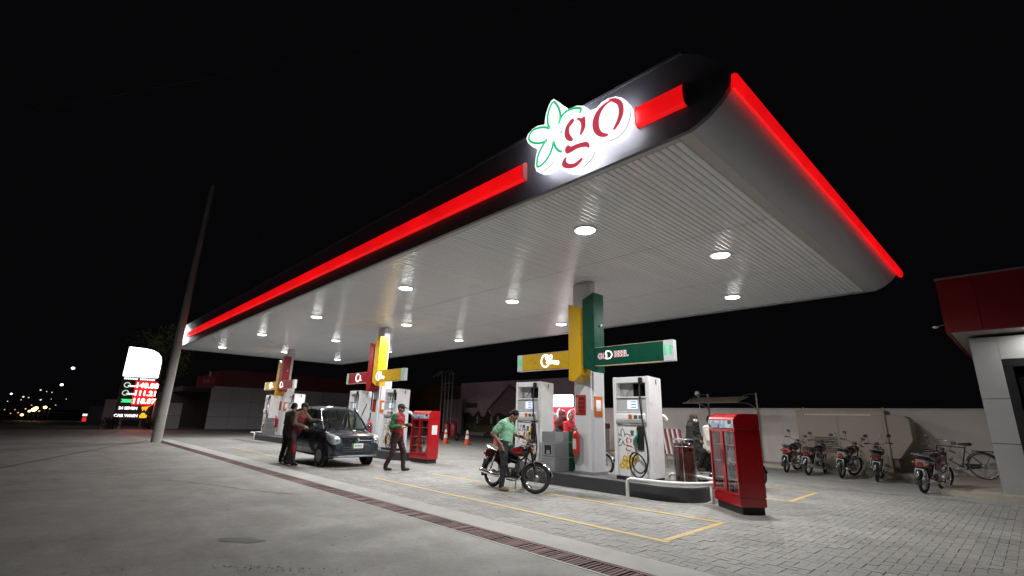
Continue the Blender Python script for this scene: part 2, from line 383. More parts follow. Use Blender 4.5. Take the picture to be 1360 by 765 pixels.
# ================================================================ canopy
ZC = 4.71; CX0, CX1, CY0, CY1 = -32.2, -2.2, 4.88, 14.45
can = thing('forecourt_canopy', 'long flat white strip-panelled forecourt canopy with dark fascia and red lit edge', 'canopy', (0, 0, 0))
SOF = mat('soffit_strip_metal', (.80, .825, .86), .16, 0., var=.03, scale=.5, rand=.02, spec=.7)
TRIM = mat('canopy_trim', (.45, .45, .45), .35, .2, var=.06)
FASC = mat('fascia_panel', (.115, .112, .13), .38, var=.08, scale=1.2)
sp = [(-.0468, .016), (-.0468, .0035), (-.043, 0), (.043, 0), (.0468, .0035), (.0468, .016)]
sb = MB(); n = len(sp); ya, yb = CY0+.13, CY1-.13
sb.add([(x, ya, z) for x, z in sp]+[(x, yb, z) for x, z in sp], [(i, i+1, i+1+n, i+n) for i in range(n-1)])
st = sb.build('soffit_strip', SOF, can, ang=80); k = 0; x = CX1-.225
st.location = (x, 0, ZC)
while x-.1 > CX0+.16 and k < 299:
    x -= .1; k += 1; o = st.copy(); COL.objects.link(o); o.parent = can; o.location = (x, 0, ZC+random.gauss(0, .0007)); o.rotation_euler.y = random.gauss(0, .0025)
MB().box(CX0+.05, CX1-.05, CY0+.05, CY1-.05, ZC+.02, ZC+.06).build('soffit_deck', mat('soffit_gap', (.2, .2, .2), .7), can)
for nm, a in (('trim', (CX0, CX1-.167, CY0+.02, CY0+.105)), ('trim', (CX0, CX1-.167, CY1-.105, CY1-.002))):
    MB().box(*a, ZC-.012, ZC+.017).build(nm, TRIM, can, bevel=.003)
MB().box(CX1-.165, CX1-.001, CY0+.02, CY1-.002, ZC-.010, ZC+.017).build('trim', TRIM, can, bevel=.003)
MB().box(CX0, CX0+.098, CY0+.108, CY1-.108, ZC-.010, ZC+.017).build('trim', TRIM, can, bevel=.003)
b = MB()
for y in (8.1, 11.2): b.box(CX0+.16, CX1-.16, y-.006, y+.006, ZC-.004, ZC-.0015)
for y in (8.1, 11.2): MB().box(CX0+.16, CX1-.18, y-.007, y+.007, ZC-.005, ZC-.002).build('joint_cover', mat('joint_cover_grey', (.33, .33, .33), .4), can)
prof = [(CX1, ZC-.014), (-2.09, ZC+.022), (-1.97, ZC+.078), (-1.86, ZC+.150), (-1.765, ZC+.235), (-1.70, ZC+.315), (-1.655, ZC+.395)]
front = [(CX0-.02, ZC-.016)]+prof+[(-1.655, 5.16), (-1.78, 5.40), (-2.0, 5.64), (-2.18, 5.76), (CX0-.02, 5.76)]
MB().prism(front, 'y', CY0-.045, CY0+.018).build('front_fascia', FASC, can)
MB().prism(front, 'y', CY1+.001, CY1+.06).build('rear_fascia', FASC, can)
MB().box(CX0-.08, CX0-.021, CY0-.04, CY1+.05, ZC-.016, 5.76).build('end_fascia', FASC, can)
COVE = mat('cove_metal', (.50, .505, .54), .34, .15, var=.03, scale=.8)
cv = MB(); pr2 = spline([(x, 0, z) for x, z in prof], 4)
cv.add([(p.x, CY0+.0185, p.z) for p in pr2]+[(p.x, CY1+.0005, p.z) for p in pr2], [(i, i+1, i+1+len(pr2), i+len(pr2)) for i in range(len(pr2)-1)])
cv.build('curved_edge', COVE, can, ang=60)
rb = [(-1.672, 4.975), (-1.625, 4.955), (-1.590, 4.985), (-1.580, 5.06), (-1.590, 5.12), (-1.62, 5.145), (-1.652, 5.14)]
MB().prism(rb, 'y', CY0-.07, CY1+.085).build('light_bar', GLOWRED, can, ang=50)['label'] = 'red lit edge bar along the curved canopy end'
fb = [(4.833, 5.02), (4.79, 5.02), (4.75, 5.06), (4.735, 5.165), (4.75, 5.27), (4.79, 5.31), (4.833, 5.31)]
MB().prism(fb, 'x', -29.2, -4.86).build('light_bar', GLOWRED, can, ang=50)['label'] = 'long red lit bar on the front fascia'
MB().prism(fb, 'x', -2.83, -2.19).build('light_bar', GLOWRED, can, ang=50)['label'] = 'short red lit bar beside the big logo'
for xa, xb in ((-4.858, -4.845), (-2.845, -2.832), (-2.188, -2.178)):
    MB().prism([(4.833, 5.012), (4.785, 5.012), (4.742, 5.055), (4.727, 5.165), (4.742, 5.275), (4.785, 5.318), (4.833, 5.318)], 'x', xa, xb).build('bar_end_cap', mat('end_cap', (.45, .1, .1), .3), can)
MB().box(CX0, -2.9, CY0+.02, CY1-.3, 5.60, 5.65).build('roof_sheet', mat('roof_sheet', (.2, .2, .2), .6), can)
MB().box(-32.2, -2.2, CY0-.06, CY0+.03, 5.763, 5.80).build('coping', FASC, can)

# downlights
rows = [('front row', 6.45, [-4.97, -10.98, -16.85, -22.75, -29.25]), ('middle row', 9.34, [-3.80, -9.88, -15.6, -21.71, -28.26]), ('rear row', 12.85, [-5.01, -11.03, -16.96, -23.1, -29.3])]
lens0 = None
for rn, y, xl in rows:
    for i, x in enumerate(xl):
        t = thing('canopy_downlight', f'lit round canopy downlight, {ORD[i]} from the curved end in the {rn}', 'downlight', (x, y, ZC-.001), 0, 'lit downlights under the canopy')
        if lens0 is None:
            lens0 = MB().lathe([(.175, -.018), (.16, -.034), (.09, -.050), (.002, -.056)]).build('lens', LENS, t, ang=60)
            rim0 = MB().lathe([(.205, 0), (.205, -.014), (.195, -.022), (.178, -.022), (.176, -.012)]).build('rim', WHITE, t)
        else:
            for q in (lens0, rim0):
                c = q.copy(); COL.objects.link(c); c.parent = t
        ld = bpy.data.lights.new('downlight_lamp', 'AREA'); ld.shape = 'DISK'; ld.size = .24; ld.spread = R(168); ld.energy = LAMP_W; ld.color = (1, .99, .975)
        lo = bpy.data.objects.new('downlight_lamp', ld); COL.objects.link(lo); lo.parent = t; lo.location = (0, 0, -.066)

# ---------------------------------------------------------------- logo sign on the fascia
OUT = [(-4.126,6.027),(-4.038,5.937),(-3.927,5.805),(-3.872,5.702),(-3.796,5.706),(-3.68,5.686),(-3.568,5.626),(-3.503,5.559),(-3.482,5.502),(-3.353,5.483),(-3.267,5.529),(-3.164,5.535),(-3.044,5.502),(-2.949,5.432),(-2.876,5.337),(-2.835,5.213),(-2.83,5.1),(-2.863,4.987),(-2.923,4.905),(-3.01,4.87),(-3.126,4.866),(-3.245,4.899),(-3.306,4.907),(-3.289,4.786),(-3.332,4.71),(-3.416,4.66),(-3.521,4.635),(-3.65,4.637),(-3.806,4.686),(-3.92,4.749),(-3.99,4.816),(-4.11,4.903),(-4.183,4.87),(-4.283,4.867),(-4.385,4.895),(-4.464,4.957),(-4.497,5.054),(-4.481,5.198),(-4.443,5.322),(-4.551,5.401),(-4.649,5.51),(-4.688,5.605),(-4.653,5.668),(-4.558,5.714),(-4.449,5.72),(-4.304,5.674),(-4.299,5.749),(-4.279,5.849),(-4.228,5.957),(-4.177,6.02)]
P1 = [(-4.2,5.56),(-4.234,5.652),(-4.24,5.786),(-4.202,5.9),(-4.126,5.976),(-4.038,5.85),(-3.993,5.709),(-4.001,5.606),(-4.025,5.553)]
P2 = [(-4.2,5.554),(-4.29,5.617),(-4.422,5.669),(-4.557,5.68),(-4.632,5.587),(-4.553,5.479),(-4.418,5.405),(-4.301,5.379),(-4.25,5.4)]
P3 = [(-4.257,5.382),(-4.313,5.353),(-4.39,5.267),(-4.441,5.16),(-4.439,5.021),(-4.31,5.033),(-4.21,5.108),(-4.148,5.208),(-4.123,5.313)]
P4 = [(-4.123,5.302),(-4.086,5.202),(-4.025,5.114),(-3.966,5.073)]
P5 = [(-4.025,5.553),(-3.964,5.652),(-3.868,5.689),(-3.75,5.673),(-3.618,5.606),(-3.637,5.544)]
DOT = [(-3.977,5.394)]
G1 = [(-3.775,5.508),(-3.869,5.438),(-3.898,5.327),(-3.859,5.227),(-3.778,5.175),(-3.778,5.191),(-3.835,5.298),(-3.834,5.411),(-3.752,5.466)]
G2 = [(-3.683,5.478),(-3.605,5.428),(-3.567,5.442),(-3.555,5.372),(-3.563,5.275),(-3.62,5.201),(-3.624,5.213),(-3.6,5.312),(-3.616,5.401)]
G3 = [(-3.895,5.08),(-3.86,5.116),(-3.802,5.071),(-3.689,5.062),(-3.535,5.029),(-3.493,4.968),(-3.498,4.941),(-3.519,4.975),(-3.667,5.019),(-3.803,5.011),(-3.872,5.02)]
G4 = [(-3.954,4.882),(-3.896,4.949),(-3.903,4.892),(-3.85,4.825),(-3.737,4.786),(-3.604,4.821),(-3.693,4.759),(-3.805,4.764),(-3.919,4.819)]
O1 = [(-3.125,5.476),(-3.249,5.46),(-3.355,5.395),(-3.407,5.281),(-3.393,5.157),(-3.333,5.062),(-3.252,5.006),(-3.182,4.994),(-3.251,5.035),(-3.311,5.11),(-3.334,5.227),(-3.31,5.353),(-3.228,5.45)]
O2 = [(-3.145,5.501),(-3.046,5.458),(-2.97,5.376),(-2.946,5.278),(-2.959,5.181),(-3.021,5.08),(-3.091,5.028),(-3.029,5.121),(-2.99,5.234),(-3.004,5.355),(-3.067,5.436)]
S1 = [(-2.841,5.197),(-2.84,5.104),(-2.882,4.995),(-2.951,4.926),(-3.048,4.887),(-3.165,4.892)]
S2 = [(-3.391,4.829),(-3.455,4.742),(-3.585,4.678)]
S3 = [(-4.122,4.969),(-4.233,4.92),(-4.359,4.896)]
def ribbon(b, pts, w, y0, y1):
    P = [Vector((x, 0, z)) for x, z in pts]; P = spline(P, 5)
    for i in range(len(P)-1):
        a, c = P[i], P[i+1]; d = (c-a); n = Vector((-d.z, 0, d.x)).normalized()*w/2
        b.prism([(a.x-n.x, a.z-n.z), (c.x-n.x, c.z-n.z), (c.x+n.x, c.z+n.z), (a.x+n.x, a.z+n.z)], 'y', y0, y1)
def logo(label, dx):
    t = thing('logo_sign', label, 'logo sign', (dx, 0, 0), 0, 'lit logo signs on the canopy fascia')
    MB().prism(OUT, 'y', 4.645, 4.657).build('white_face', glow('lit_white_face', (1, 1, 1), 1.35), t); MB().prism([((x+3.75)*.985-3.75, (z-5.3)*.985+5.3) for x, z in OUT], 'y', 4.6575, 4.735).build('light_box', GLOWWHITE, t)
    MB().box(-4.2, -4.1, 4.7355, 4.8345, 5.3, 5.4).box(-3.3, -3.2, 4.7355, 4.8345, 5.1, 5.2).build('bracket', GREYM, t)
    LG = glow('lit_green_line', (.03, .50, .22), 1.0); LR = glow('lit_red_letter', (.50, .05, .085), 1.0); LD = mat('sign_edge_grey_line', (.2, .25, .24), .5)  # LD: dark grey of the thin outline inside the sign edge
    for p in (P1, P2, P3, P4, P5):
        b = MB(); ribbon(b, p, .036, 4.638, 4.644); b.build('petal_outline', LG, t)
    MB().lathe([(.016, 0), (.016, .006)], (DOT[0][0], 4.638, DOT[0][1]), 'y', 12).build('dot', LG, t)
    for nm, ps in (('letter_g', (G1, G2, G3, G4)), ('letter_o', (O1, O2))):
        b = MB()
        for p in ps:
            b.prism(p, 'y', 4.638, 4.644); ribbon(b, p+[p[0]], .030, 4.6385, 4.6435)
        b.build(nm, LR, t)
    for p in (S1, S2, S3):
        b = MB(); ribbon(b, p, .008, 4.639, 4.644); b.build('rim_line', LD, t)
    return t
logo('big lit white go logo with green flower outline near the curved canopy end', 0)
logo('lit white go logo at the far end of the canopy beside the utility pole', -26.6)

# ================================================================ pump islands, columns, signs, dispensers
ISL = .25; YC = 9.33
OFFS = [0, -9.83, -19.83]
WHERE = ['near', 'middle', 'far']
isl = None
for k, dx in enumerate(OFFS):
    t = thing('pump_island', ['nearest raised pump island with dark kerb beside the motorcyclist', 'middle raised pump island beside the parked hatchback', 'farthest raised pump island with grey bin at its end'][k], 'pump island', (dx-7.2, YC, 0), 0, 'pump islands under the canopy')
    if k == 0:
        def cap(r, hl=2.10, n=14): return [(hl+r*math.cos(a), r*math.sin(a)) for a in np.linspace(-math.pi/2, math.pi/2, n)]+[(-hl+r*math.cos(a), r*math.sin(a)) for a in np.linspace(math.pi/2, 1.5*math.pi, n)]
        i1 = MB().prism(cap(.65), 'z', -.1, ISL).build('kerb', KERB, t, bevel=.015)
        i2 = MB().prism(cap(.60), 'z', ISL+.0005, ISL+.004).build('island_top', mat('island_top_tiles', (.17, .17, .17), .5, var=.15, scale=3), t)
        isl = (i1, i2)
    else:
        for q in isl:
            c = q.copy(); COL.objects.link(c); c.parent = t
COLW = mat('column_cladding', (.66, .66, .69), .35, var=.04, scale=1.5)
for k, dx in enumerate(OFFS):
    t = thing('canopy_column', f'white clad canopy column on the {WHERE[k]} pump island', 'column', (dx-7.165, 9.36, 0), 0, 'columns holding the canopy')
    MB().box(-.285, .285, -.25, .25, ISL+.005, 2.9).build('cladding', COLW, t, bevel=.05, seg=4)
    MB().box(-.27, .24, -.25, -.01, 2.901, ZC-.02).build('shaft', COLW, t, bevel=.01)
    MB().box(-.30, .30, -.265, .265, ISL+.0045, ISL+.06).build('skirting', GREYM, t, bevel=.004)
    nb = MB().box(-.20, .09, -.262, -.2515, 1.53, 1.98).build('notice_board', mat('notice_red', (.35, .03, .02), .4), t)
    for i, z in enumerate((1.895, 1.80, 1.705, 1.61)): MB().box(-.11, .06, -.2645, -.2625, z-.033, z+.033).build('notice_row', mat('notice_dark_red', (.16, .01, .01), .4), nb)
    MB().box(-.185, -.13, -.2645, -.2625, 1.57, 1.93).build('notice_column', mat('notice_pink', (.45, .16, .14), .4), nb)
    ob = MB().box(.2855, .30, -.20, .10, 1.50, 1.95).build('orange_notice', mat('notice_orange', (.55, .13, .02), .4), t)
    MB().box(.3005, .303, -.14, .04, 1.62, 1.87).build('notice_sheet', WHITE, ob)
    ar = [(-.06+.14*math.cos(a), .95+.16*math.sin(a)) for a in np.linspace(0, math.pi, 10)]+[(-.20+.14-.14*math.cos(a)*1, .55-.14*math.sin(a)) for a in np.linspace(0, math.pi, 10)]
    MB().prism([(x-.07, z) for x, z in ar], 'y', -.2545, -.2512).build('alcove', mat('alcove_grey', (.40, .40, .42), .4), t)
    # fire extinguisher
    e = thing('fire_extinguisher', ['red fire extinguisher on the column beside the grey bin', 'red fire extinguisher on the column behind the hatchback', 'red fire extinguisher on the farthest column'][k], 'extinguisher', (dx-7.30, 9.02, .66), 0, 'fire extinguishers on the columns')
    b = MB().lathe([(.07, 0), (.078, .02), (.078, .40), (.070, .46), (.045, .50), (.022, .515), (.022, .545)], n=18).build('cylinder', RED, e, ang=50)
    lb = MB().add([(.0795*math.cos(a), .0795*math.sin(a), z) for z in (.12, .34) for a in np.linspace(-2.5, -.9, 9)], [(i, i+1, i+10, i+9) for i in range(8)]).build('paper_label', mat('ext_label', (.6, .5, .48), .5), b)
    MB().box(-.018, .018, -.07, .03, .548, .575).build('valve', STEEL, e)
    MB().tube([(0, -.02, .58), (.02, -.06, .615), (.06, -.07, .635)], .008, 6).build('handle', DARK, e)
    MB().tube(spline([(-.03, 0, .56), (-.09, -.01, .52), (-.095, -.01, .3), (-.09, -.01, .16)], 5), .011, 6).build('hose', BLACK, e)

def rline(p, h=0): return p
def sign(label, side, col, num, k, txt, board):
    """side -1: left box with arm to the left, +1: right box with arm to the right; local x from the column axis"""
    t = thing('pump_sign', label, 'pump sign', (OFFS[k]-7.165, 8.72, 0), 0, 'coloured pump signs on the columns')
    if side > 0: box = [(.325, 2.58), (.655, 2.44), (.655, 4.27), (.325, 4.14)]; a0, a1, p0, p1 = .656, 2.33, 2.331, 2.545
    else: box = [(-.095, 2.29), (.06, 2.255), (.265, 2.41), (.265, 3.97), (-.095, 4.09)]; a0, a1, p0, p1 = -1.615, -.096, -1.805, -1.616
    MB().prism(box, 'y', 0, .375).build('post_box', col, t, bevel=.006)
    MB().box(a0, a1, .0, .13, 2.585, 2.975).build('arm', col, t, bevel=.006)
    EDGE = mat('sign_edge_strip', (.55, .45, .3), .3)
    MB().box(a0, a1, .003, .127, 2.977, 2.985).build('edge_strip', EDGE, t); MB().box(a0, a1, .003, .127, 2.572, 2.583).build('edge_strip', EDGE, t)
    np_ = MB().box(p0, p1, .0, .13, 2.572, 2.987).build('number_panel', mat('number_panel_white', (.50, .54, .54), .3, emit=.08), t, bevel=.006)
    text('number', num, .25, glow('number_green', (.02, .55, .22), .55), np_, ((p0+p1)/2-(.012 if side > 0 else 0), -.006, 2.78), FRONT, .003, .007, space=.95)
    LW = glow('lit_white_letter', (1, .98, .93), 1.3); LRd = glow('dark_red_letter', (.30, .004, .03), .5)
    if txt == 'diesel':
        x = .87
        for s_, sz, dx_, dz_ in (('GO', .17, 0, 0), ('IESEL', .165, .475, .018)):
            text('lettering_outline', s_, sz, LW, t, (x+dx_, -.006, 2.775+dz_), FRONT, .002, .007, 'CENTER', space=.98)
            text('lettering', s_, sz, LRd, t, (x+dx_, -.010, 2.775+dz_), FRONT, .002, .003, 'CENTER', space=.98)
        text('lettering', 'D', .27, LW, t, (x+.175, -.013, 2.785), FRONT, .002, .0)
    else:
        xc = (-.62 if side < 0 else .98)
        b = MB(); P = [(xc-.20+.135*math.cos(a), 0, 2.785+.145*math.sin(a)) for a in np.linspace(R(50), R(320), 16)]
        b.tube([(p[0], -.008, p[2]) for p in P], .022, 6); b.build('ring_letter', LW, t)
        if txt == 'script':
            text('lettering', 'GO', .15, LW, t, (xc-.10, -.008, 2.86), FRONT, .003, .010, shear=.2)
            text('lettering', 'altron', .165, LW, t, (xc+.03, -.008, 2.755), (R(90), R(8), 0), .003, .012, shear=.2)
        else:
            text('lettering', 'L', .26, LW, t, (xc+.03, -.008, 2.76), FRONT, .003, .014)
    # small spotlight fixed on the outer side of the post
    if side > 0:
        MB().ell((.675, .25, 3.52), (.02, .03, .03)).build('spot_cap', LENS if 0 else WHITE, t)
    return t
sign('yellow box sign with arm towards the motorcyclist on the near column', -1, YELLOW, '9', 0, 'script', 0)
sign('dark green box sign lettered GO DIESEL on the near column', 1, GREEN, '11', 0, 'diesel', 0)
sign('dark red box sign beside the yellow one on the middle column', -1, SIGNRED, '5', 1, 'l', 0)
sign('bright yellow box sign with arm numbered 7 on the middle column', 1, YELLOW, '7', 1, 'script', 0)
sign('yellow box sign with short lit arm on the farthest column', -1, YELLOW, '1', 2, 'script', 0)
sign('dark red box sign with arm on the farthest column', 1, SIGNRED, '3', 2, 'l', 0)

# ---------------------------------------------------------------- fuel dispensers
def place_logo(parent, s, ox, oz, y, petal, letter, w=.05):
    tr = lambda p: [((x+3.84)*s+ox, (z-5.35)*s+oz) for x, z in p]
    b = MB()
    for p in (P1, P2, P3, P4, P5): ribbon(b, tr(p), w*s, y-.0012, y)
    b.build('petal_print', petal, parent)
    b = MB()
    for p in (G1, G2, G3, G4, O1, O2): b.prism(tr(p), 'y', y-.0012, y); ribbon(b, tr(p+[p[0]]), .03*s, y-.0011, y)
    b.build('logo_print', letter, parent)
NOZ = {'green': mat('nozzle_green', (.01, .22, .10), .35), 'yellow': mat('nozzle_yellow', (.65, .42, .01), .35)}
PETAL = mat('petal_print_ink', (.03, .05, .02), .4); INKRED = mat('red_print_ink', (.45, .02, .04), .4); BUB = mat('bubble_print_yellow', (.72, .45, .02), .4)
def dispenser(label, x, noz, k):
    t = thing('fuel_dispenser', label, 'fuel dispenser', (x, 8.97, ISL+.004), 0, 'white fuel dispensers')
    w, d, H = .44, .50, 2.08
    MB().box(-w+.02, w-.02, .02, d-.02, 0, .07).build('plinth', DARK, t)
    for s in (-1, 1):
        MB().prism([(0, .071), (d, .071), (d, H-.025), (.0, H)], 'x', s*w-(.085 if s > 0 else 0), s*w+(.085 if s < 0 else 0)).build('side_panel', WHITE, t, bevel=.012)
    MB().prism([(.004, H-.13), (d-.004, H-.13), (d-.004, H-.03), (.004, H-.005)], 'x', -w+.0855, w-.0855).build('top_cap', WHITE, t, bevel=.006)
    bx = w-.0858
    MB().box(-bx, bx, .16, .20, 1.665, H-.1305).build('window_back', mat('recess_grey', (.30, .30, .30), .5), t)
    MB().prism([(-bx, 1.67), (-.02, 1.67), (-bx+.14, 1.67)], 'y', .14, .15)
    MB().prism([(-bx+.002, 1.945), (-.04, 1.945), (-bx+.13, 1.67)], 'y', .1455, .159).build('recess_plate', mat('recess_plate', (.42, .42, .42), .5), t)
    MB().box(-.02, bx-.002, .15, .1585, 1.675, 1.935).build('dark_window', mat('recess_black', (.01, .01, .012), .2), t)
    MB().box(-bx, bx, -.012, .30, 1.632, 1.662).build('shelf', WHITE, t, bevel=.006)
    dp = MB().box(-bx, bx, .02, .30, 1.365, 1.630).build('display_panel', OFFWHITE, t, bevel=.006)
    MB().box(-.09, .15, .014, .0195, 1.41, 1.585).build('screen', glow('screen_blue_white', (.62, .72, .95), .85), dp)
    for i, z in enumerate((1.555, 1.50, 1.445)): MB().box(.0, .12, .0125, .0138, z-.009, z+.009).build('screen_digits', mat('lcd_digits', (.12, .15, .22), .4), dp)
    MB().box(-bx, bx, -.012, .30, 1.335, 1.363).build('shelf', WHITE, t, bevel=.006)
    tp = [(.0, 1.33), (-.055, 1.30), (-.07, 1.20), (-.03, 1.13), (.05, 1.11), (.2, 1.11), (.2, 1.33)]
    ty = MB().prism(tp, 'x', -bx, bx).build('tray', WHITE, t, bevel=.01)
    MB().box(-.02, .06, -.0745, -.0705, 1.21, 1.295).build('sticker', mat('sticker_orange', (.6, .12, .02), .4), ty)
    MB().box(.11, .19, -.074, -.0705, 1.215, 1.285).build('sticker', mat('sticker_dark', (.08, .09, .09), .4), ty)
    MB().box(.22, .30, -.074, -.0705, 1.215, 1.285).build('sticker', mat('sticker_grey', (.14, .14, .15), .4), ty)
    dr_ = MB().box(-bx, bx, .03, d-.03, .0715, 1.085).build('lower_door', WHITE, t, bevel=.006)
    place_logo(dr_, .36, -.14, .78, .0298, PETAL, INKRED, .045)
    b = MB()
    for bxx, bz, r in ((-.12, .30, .085), (-.27, .27, .055), (-.20, .42, .055), (-.07, .45, .045), (.02, .40, .06), (-.25, .36, .03), (-.02, .53, .03), (.09, .48, .035), (-.13, .52, .016)):
        n = 18; V = [(bxx+q*math.cos(2*math.pi*i/n), .0286, bz+q*math.sin(2*math.pi*i/n)) for q in (r*1.15, r*.36) for i in range(n)]
        b.add(V, [(i, (i+1) % n, n+(i+1) % n, n+i) for i in range(n)])
    b.build('bubble_print', BUB, dr_)
    MB().prism([(-.055, .98), (.035, .98), (.02, .87), (-.04, .87)], 'y', .0265, .0295).build('badge', mat('badge_grey', (.13, .13, .13), .4), dr_)
    ho = MB().prism([(-.075, 0), (.075, 0), (.085, .42), (.06, .46), (-.06, .46), (-.085, .42)], 'y', 0, .022).build('holster', DARK, t, bevel=.005); ho.location = (.19, .006, .60)
    nz = MB(); nz.tube(spline([(.165, -.02, .985), (.15, -.035, .90), (.12, -.05, .80), (.11, -.05, .70)], 4), [.012]*5+[.030]*5+[.028]*3, 8)
    nz.tube(spline([(.125, -.06, .86), (.09, -.085, .80), (.085, -.08, .70), (.11, -.06, .68)], 4), .008, 6)
    nz.build('nozzle', NOZ[noz], t)
    MB().tube(spline([(.11, -.05, .70), (.105, -.05, .62), (.16, -.045, .52)], 4), [.02]*5+[.014]*4, 8).build('swivel', STEEL, t)
    hs = [(.265, .02, 2.03), (.27, -.03, 2.0), (.255, -.04, 1.9), (.27, -.085, 1.6), (.305, -.095, 1.3), (.33, -.07, 1.0), (.37, -.05, .7), (.38, -.05, .45), (.33, -.05, .22), (.20, -.05, .09),
          (.05, -.05, .12), (-.03, -.055, .28), (-.02, -.06, .46), (.08, -.06, .55), (.22, -.06, .50), (.33, -.065, .36), (.33, -.075, .25), (.22, -.07, .17), (.08, -.065, .23), (.03, -.06, .38), (.09, -.05, .50), (.16, -.045, .53)]
    MB().tube(spline(hs, 6), .0155, 8).build('hose', BLACK, t)
    MB().box(.225, .305, -.06, .02, 1.93, 2.05).build('hose_clamp', DARK, t, bevel=.012)
    MB().box(w+.0005, w+.004, .28, .31, H-.16, H-.06).build('side_slot', DARK, t)
    # nozzle boot sticking out on the far side
    MB().tube([(w-.1, d+.01, 1.30), (w-.02, d+.10, 1.27), (w+.03, d+.13, 1.20)], [.05, .045, .03], 8).build('rear_nozzle', WHITE, t)
    return t
dispenser('white fuel dispenser with green nozzle beside the guard rail', -5.79, 'green', 0)
dispenser('white fuel dispenser with yellow nozzle behind the motorcyclist', -8.82, 'yellow', 0)
dispenser('white fuel dispenser behind the walking attendant on the middle island', -5.79+OFFS[1], 'yellow', 1)
dispenser('white fuel dispenser behind the hatchback windscreen on the middle island', -8.6+OFFS[1], 'yellow', 1)
dispenser('white fuel dispenser nearer the hatchback on the farthest island', -5.6+OFFS[2]+.2, 'yellow', 2)
dispenser('white fuel dispenser at the outer end of the farthest island', -8.82+OFFS[2], 'yellow', 2)

# ---------------------------------------------------------------- guard rails
RAIL = mat('white_rail_paint', (.72, .72, .70), .4, var=.08)
def rail(label, x, flip):
    t = thing('guard_rail', label, 'guard rail', (x, YC, 0), R(180) if flip else 0)
    arc = [(.0+.80*math.cos(a), .80*math.sin(a), .345) for a in np.linspace(-math.pi/2, math.pi/2, 13)]
    P = [(-.55, -.80, 0), (-.55, -.80, .27), (-.53, -.80, .32), (-.47, -.80, .345)]+arc+[(-.47, .80, .345), (-.53, .80, .32), (-.55, .80, .27), (-.55, .80, 0)]
    MB().tube(P, .032, 10).build('rail', RAIL, t, ang=60)
    for a in (-.05,): MB().cyl((.80*math.cos(a), .80*math.sin(a), 0), (.80*math.cos(a), .80*math.sin(a), .34), .03).build('post', RAIL, t)
    return t
rail('white tubular guard rail round the island end beside the red cabinet', -5.1, False)
rail('white tubular guard rail at the outer end of the farthest island', -9.3+OFFS[2], True)

# ---------------------------------------------------------------- bins and island clutter
BINGREY = mat('bin_grey', (.23, .24, .255), .45, var=.08); BINGREEN = mat('bin_green', (.012, .10, .035), .4, var=.08)
def bin_(name, label, x, y, w, d, h, m, opening, rz=0, group='waste bins on the islands'):
    t = thing(name, label, 'bin', (x, y, ISL+.004), rz, group)
    MB().box(-w/2, w/2, -d/2, d/2, 0, h*.34).build('lower_body', m, t, bevel=.012)
    bd_ = MB().box(-w/2, w/2, -d/2, d/2, h*.345, h*.72).build('middle_body', m, t, bevel=.012)
    MB().box(-w/2, w/2, -d/2, d/2, h*.725, h).build('lid', m, t, bevel=.012)
    for z in (h*.34, h*.72): MB().box(-w/2-.004, w/2+.004, -d/2-.004, d/2+.004, z-.004, z+.008).build('seam_strip', mat('bin_seam', (.45, .45, .46), .4), t)
    if opening:
        fr = MB(); fr.box(-w*.32, w*.32, -d/2-.012, -d/2-.001, h*.40, h*.69).build('opening_frame', mat('bin_frame', (.32, .33, .34), .4), bd_)
        MB().box(-w*.25, w*.25, -d/2-.016, -d/2-.0125, h*.43, h*.66).build('opening', DARK, bd_)
        MB().box(-.03, .06, -d/2-.022, -d/2-.017, h*.44, h*.53).build('liner', mat('bin_liner', (.3, .3, .3), .5), bd_)
    return t
bin_('litter_bin', 'grey square litter bin with front opening beside the near dispenser', -7.93, 9.02, .42, .50, .88, BINGREY, True)
bin_('litter_bin', 'dark green square bin between the grey bin and the near column', -7.66, 9.50, .30, .40, .90, BINGREEN, False)
bin_('litter_bin', 'grey square bin on the farthest island beside its extinguisher', -8.0+OFFS[2], 8.99, .42, .46, .88, BINGREY, False)
rg = thing('cleaning_rag', 'crumpled dark teal cloth on top of the grey bin', 'cloth', (-7.86, 9.0, ISL+.886))
b = MB(); pts = []
for i in range(9):
    for j in range(9):
        a, c = (i/8-.5), (j/8-.5); r = math.hypot(a, c); pts.append((a*.22, c*.2, max(0, .085*(1-2.1*r))+.014*math.sin(9*a+5*c)*math.cos(7*c)+.006))
b.add(pts, [(i*9+j, (i+1)*9+j, (i+1)*9+j+1, i*9+j+1) for i in range(8) for j in range(8)])
b.build('cloth_folds', mat('rag_teal', (.02, .05, .06), .9), rg, ang=80)
cb = thing('cylindrical_bin', 'dark brown cylindrical bin with chrome rods at the end of the near island', 'bin', (-5.0, 9.62, ISL+.004), 0)
MB().lathe([(.19, 0), (.195, .02), (.195, .74), (.18, .76), (.02, .77)], n=28).build('body', mat('brown_gloss_bin', (.045, .018, .014), .15, coat=.6), cb, ang=50)
for a in (-2.4, -1.2, .2, 1.6): MB().cyl((.215*math.cos(a), .215*math.sin(a), 0), (.215*math.cos(a), .215*math.sin(a), .84), .009, n=8).build('chrome_rod', CHROME, cb)
MB().torus((0, 0, .835), .215, .011, 'z').build('top_ring', CHROME, cb); MB().torus((0, 0, .70), .212, .007, 'z').build('lower_ring', CHROME, cb)
for a in (-2.0, -1.6, -1.2): MB().ell((.12*math.cos(a), .12*math.sin(a), .82), (.035, .035, .03)).build('cup_lid', WHITE, cb)
MB().box(.02, .045, -.203, -.1965, .58, .70).build('red_tag', glow('red_indicator', (.8, .02, .02), .8) if 0 else RED, cb)

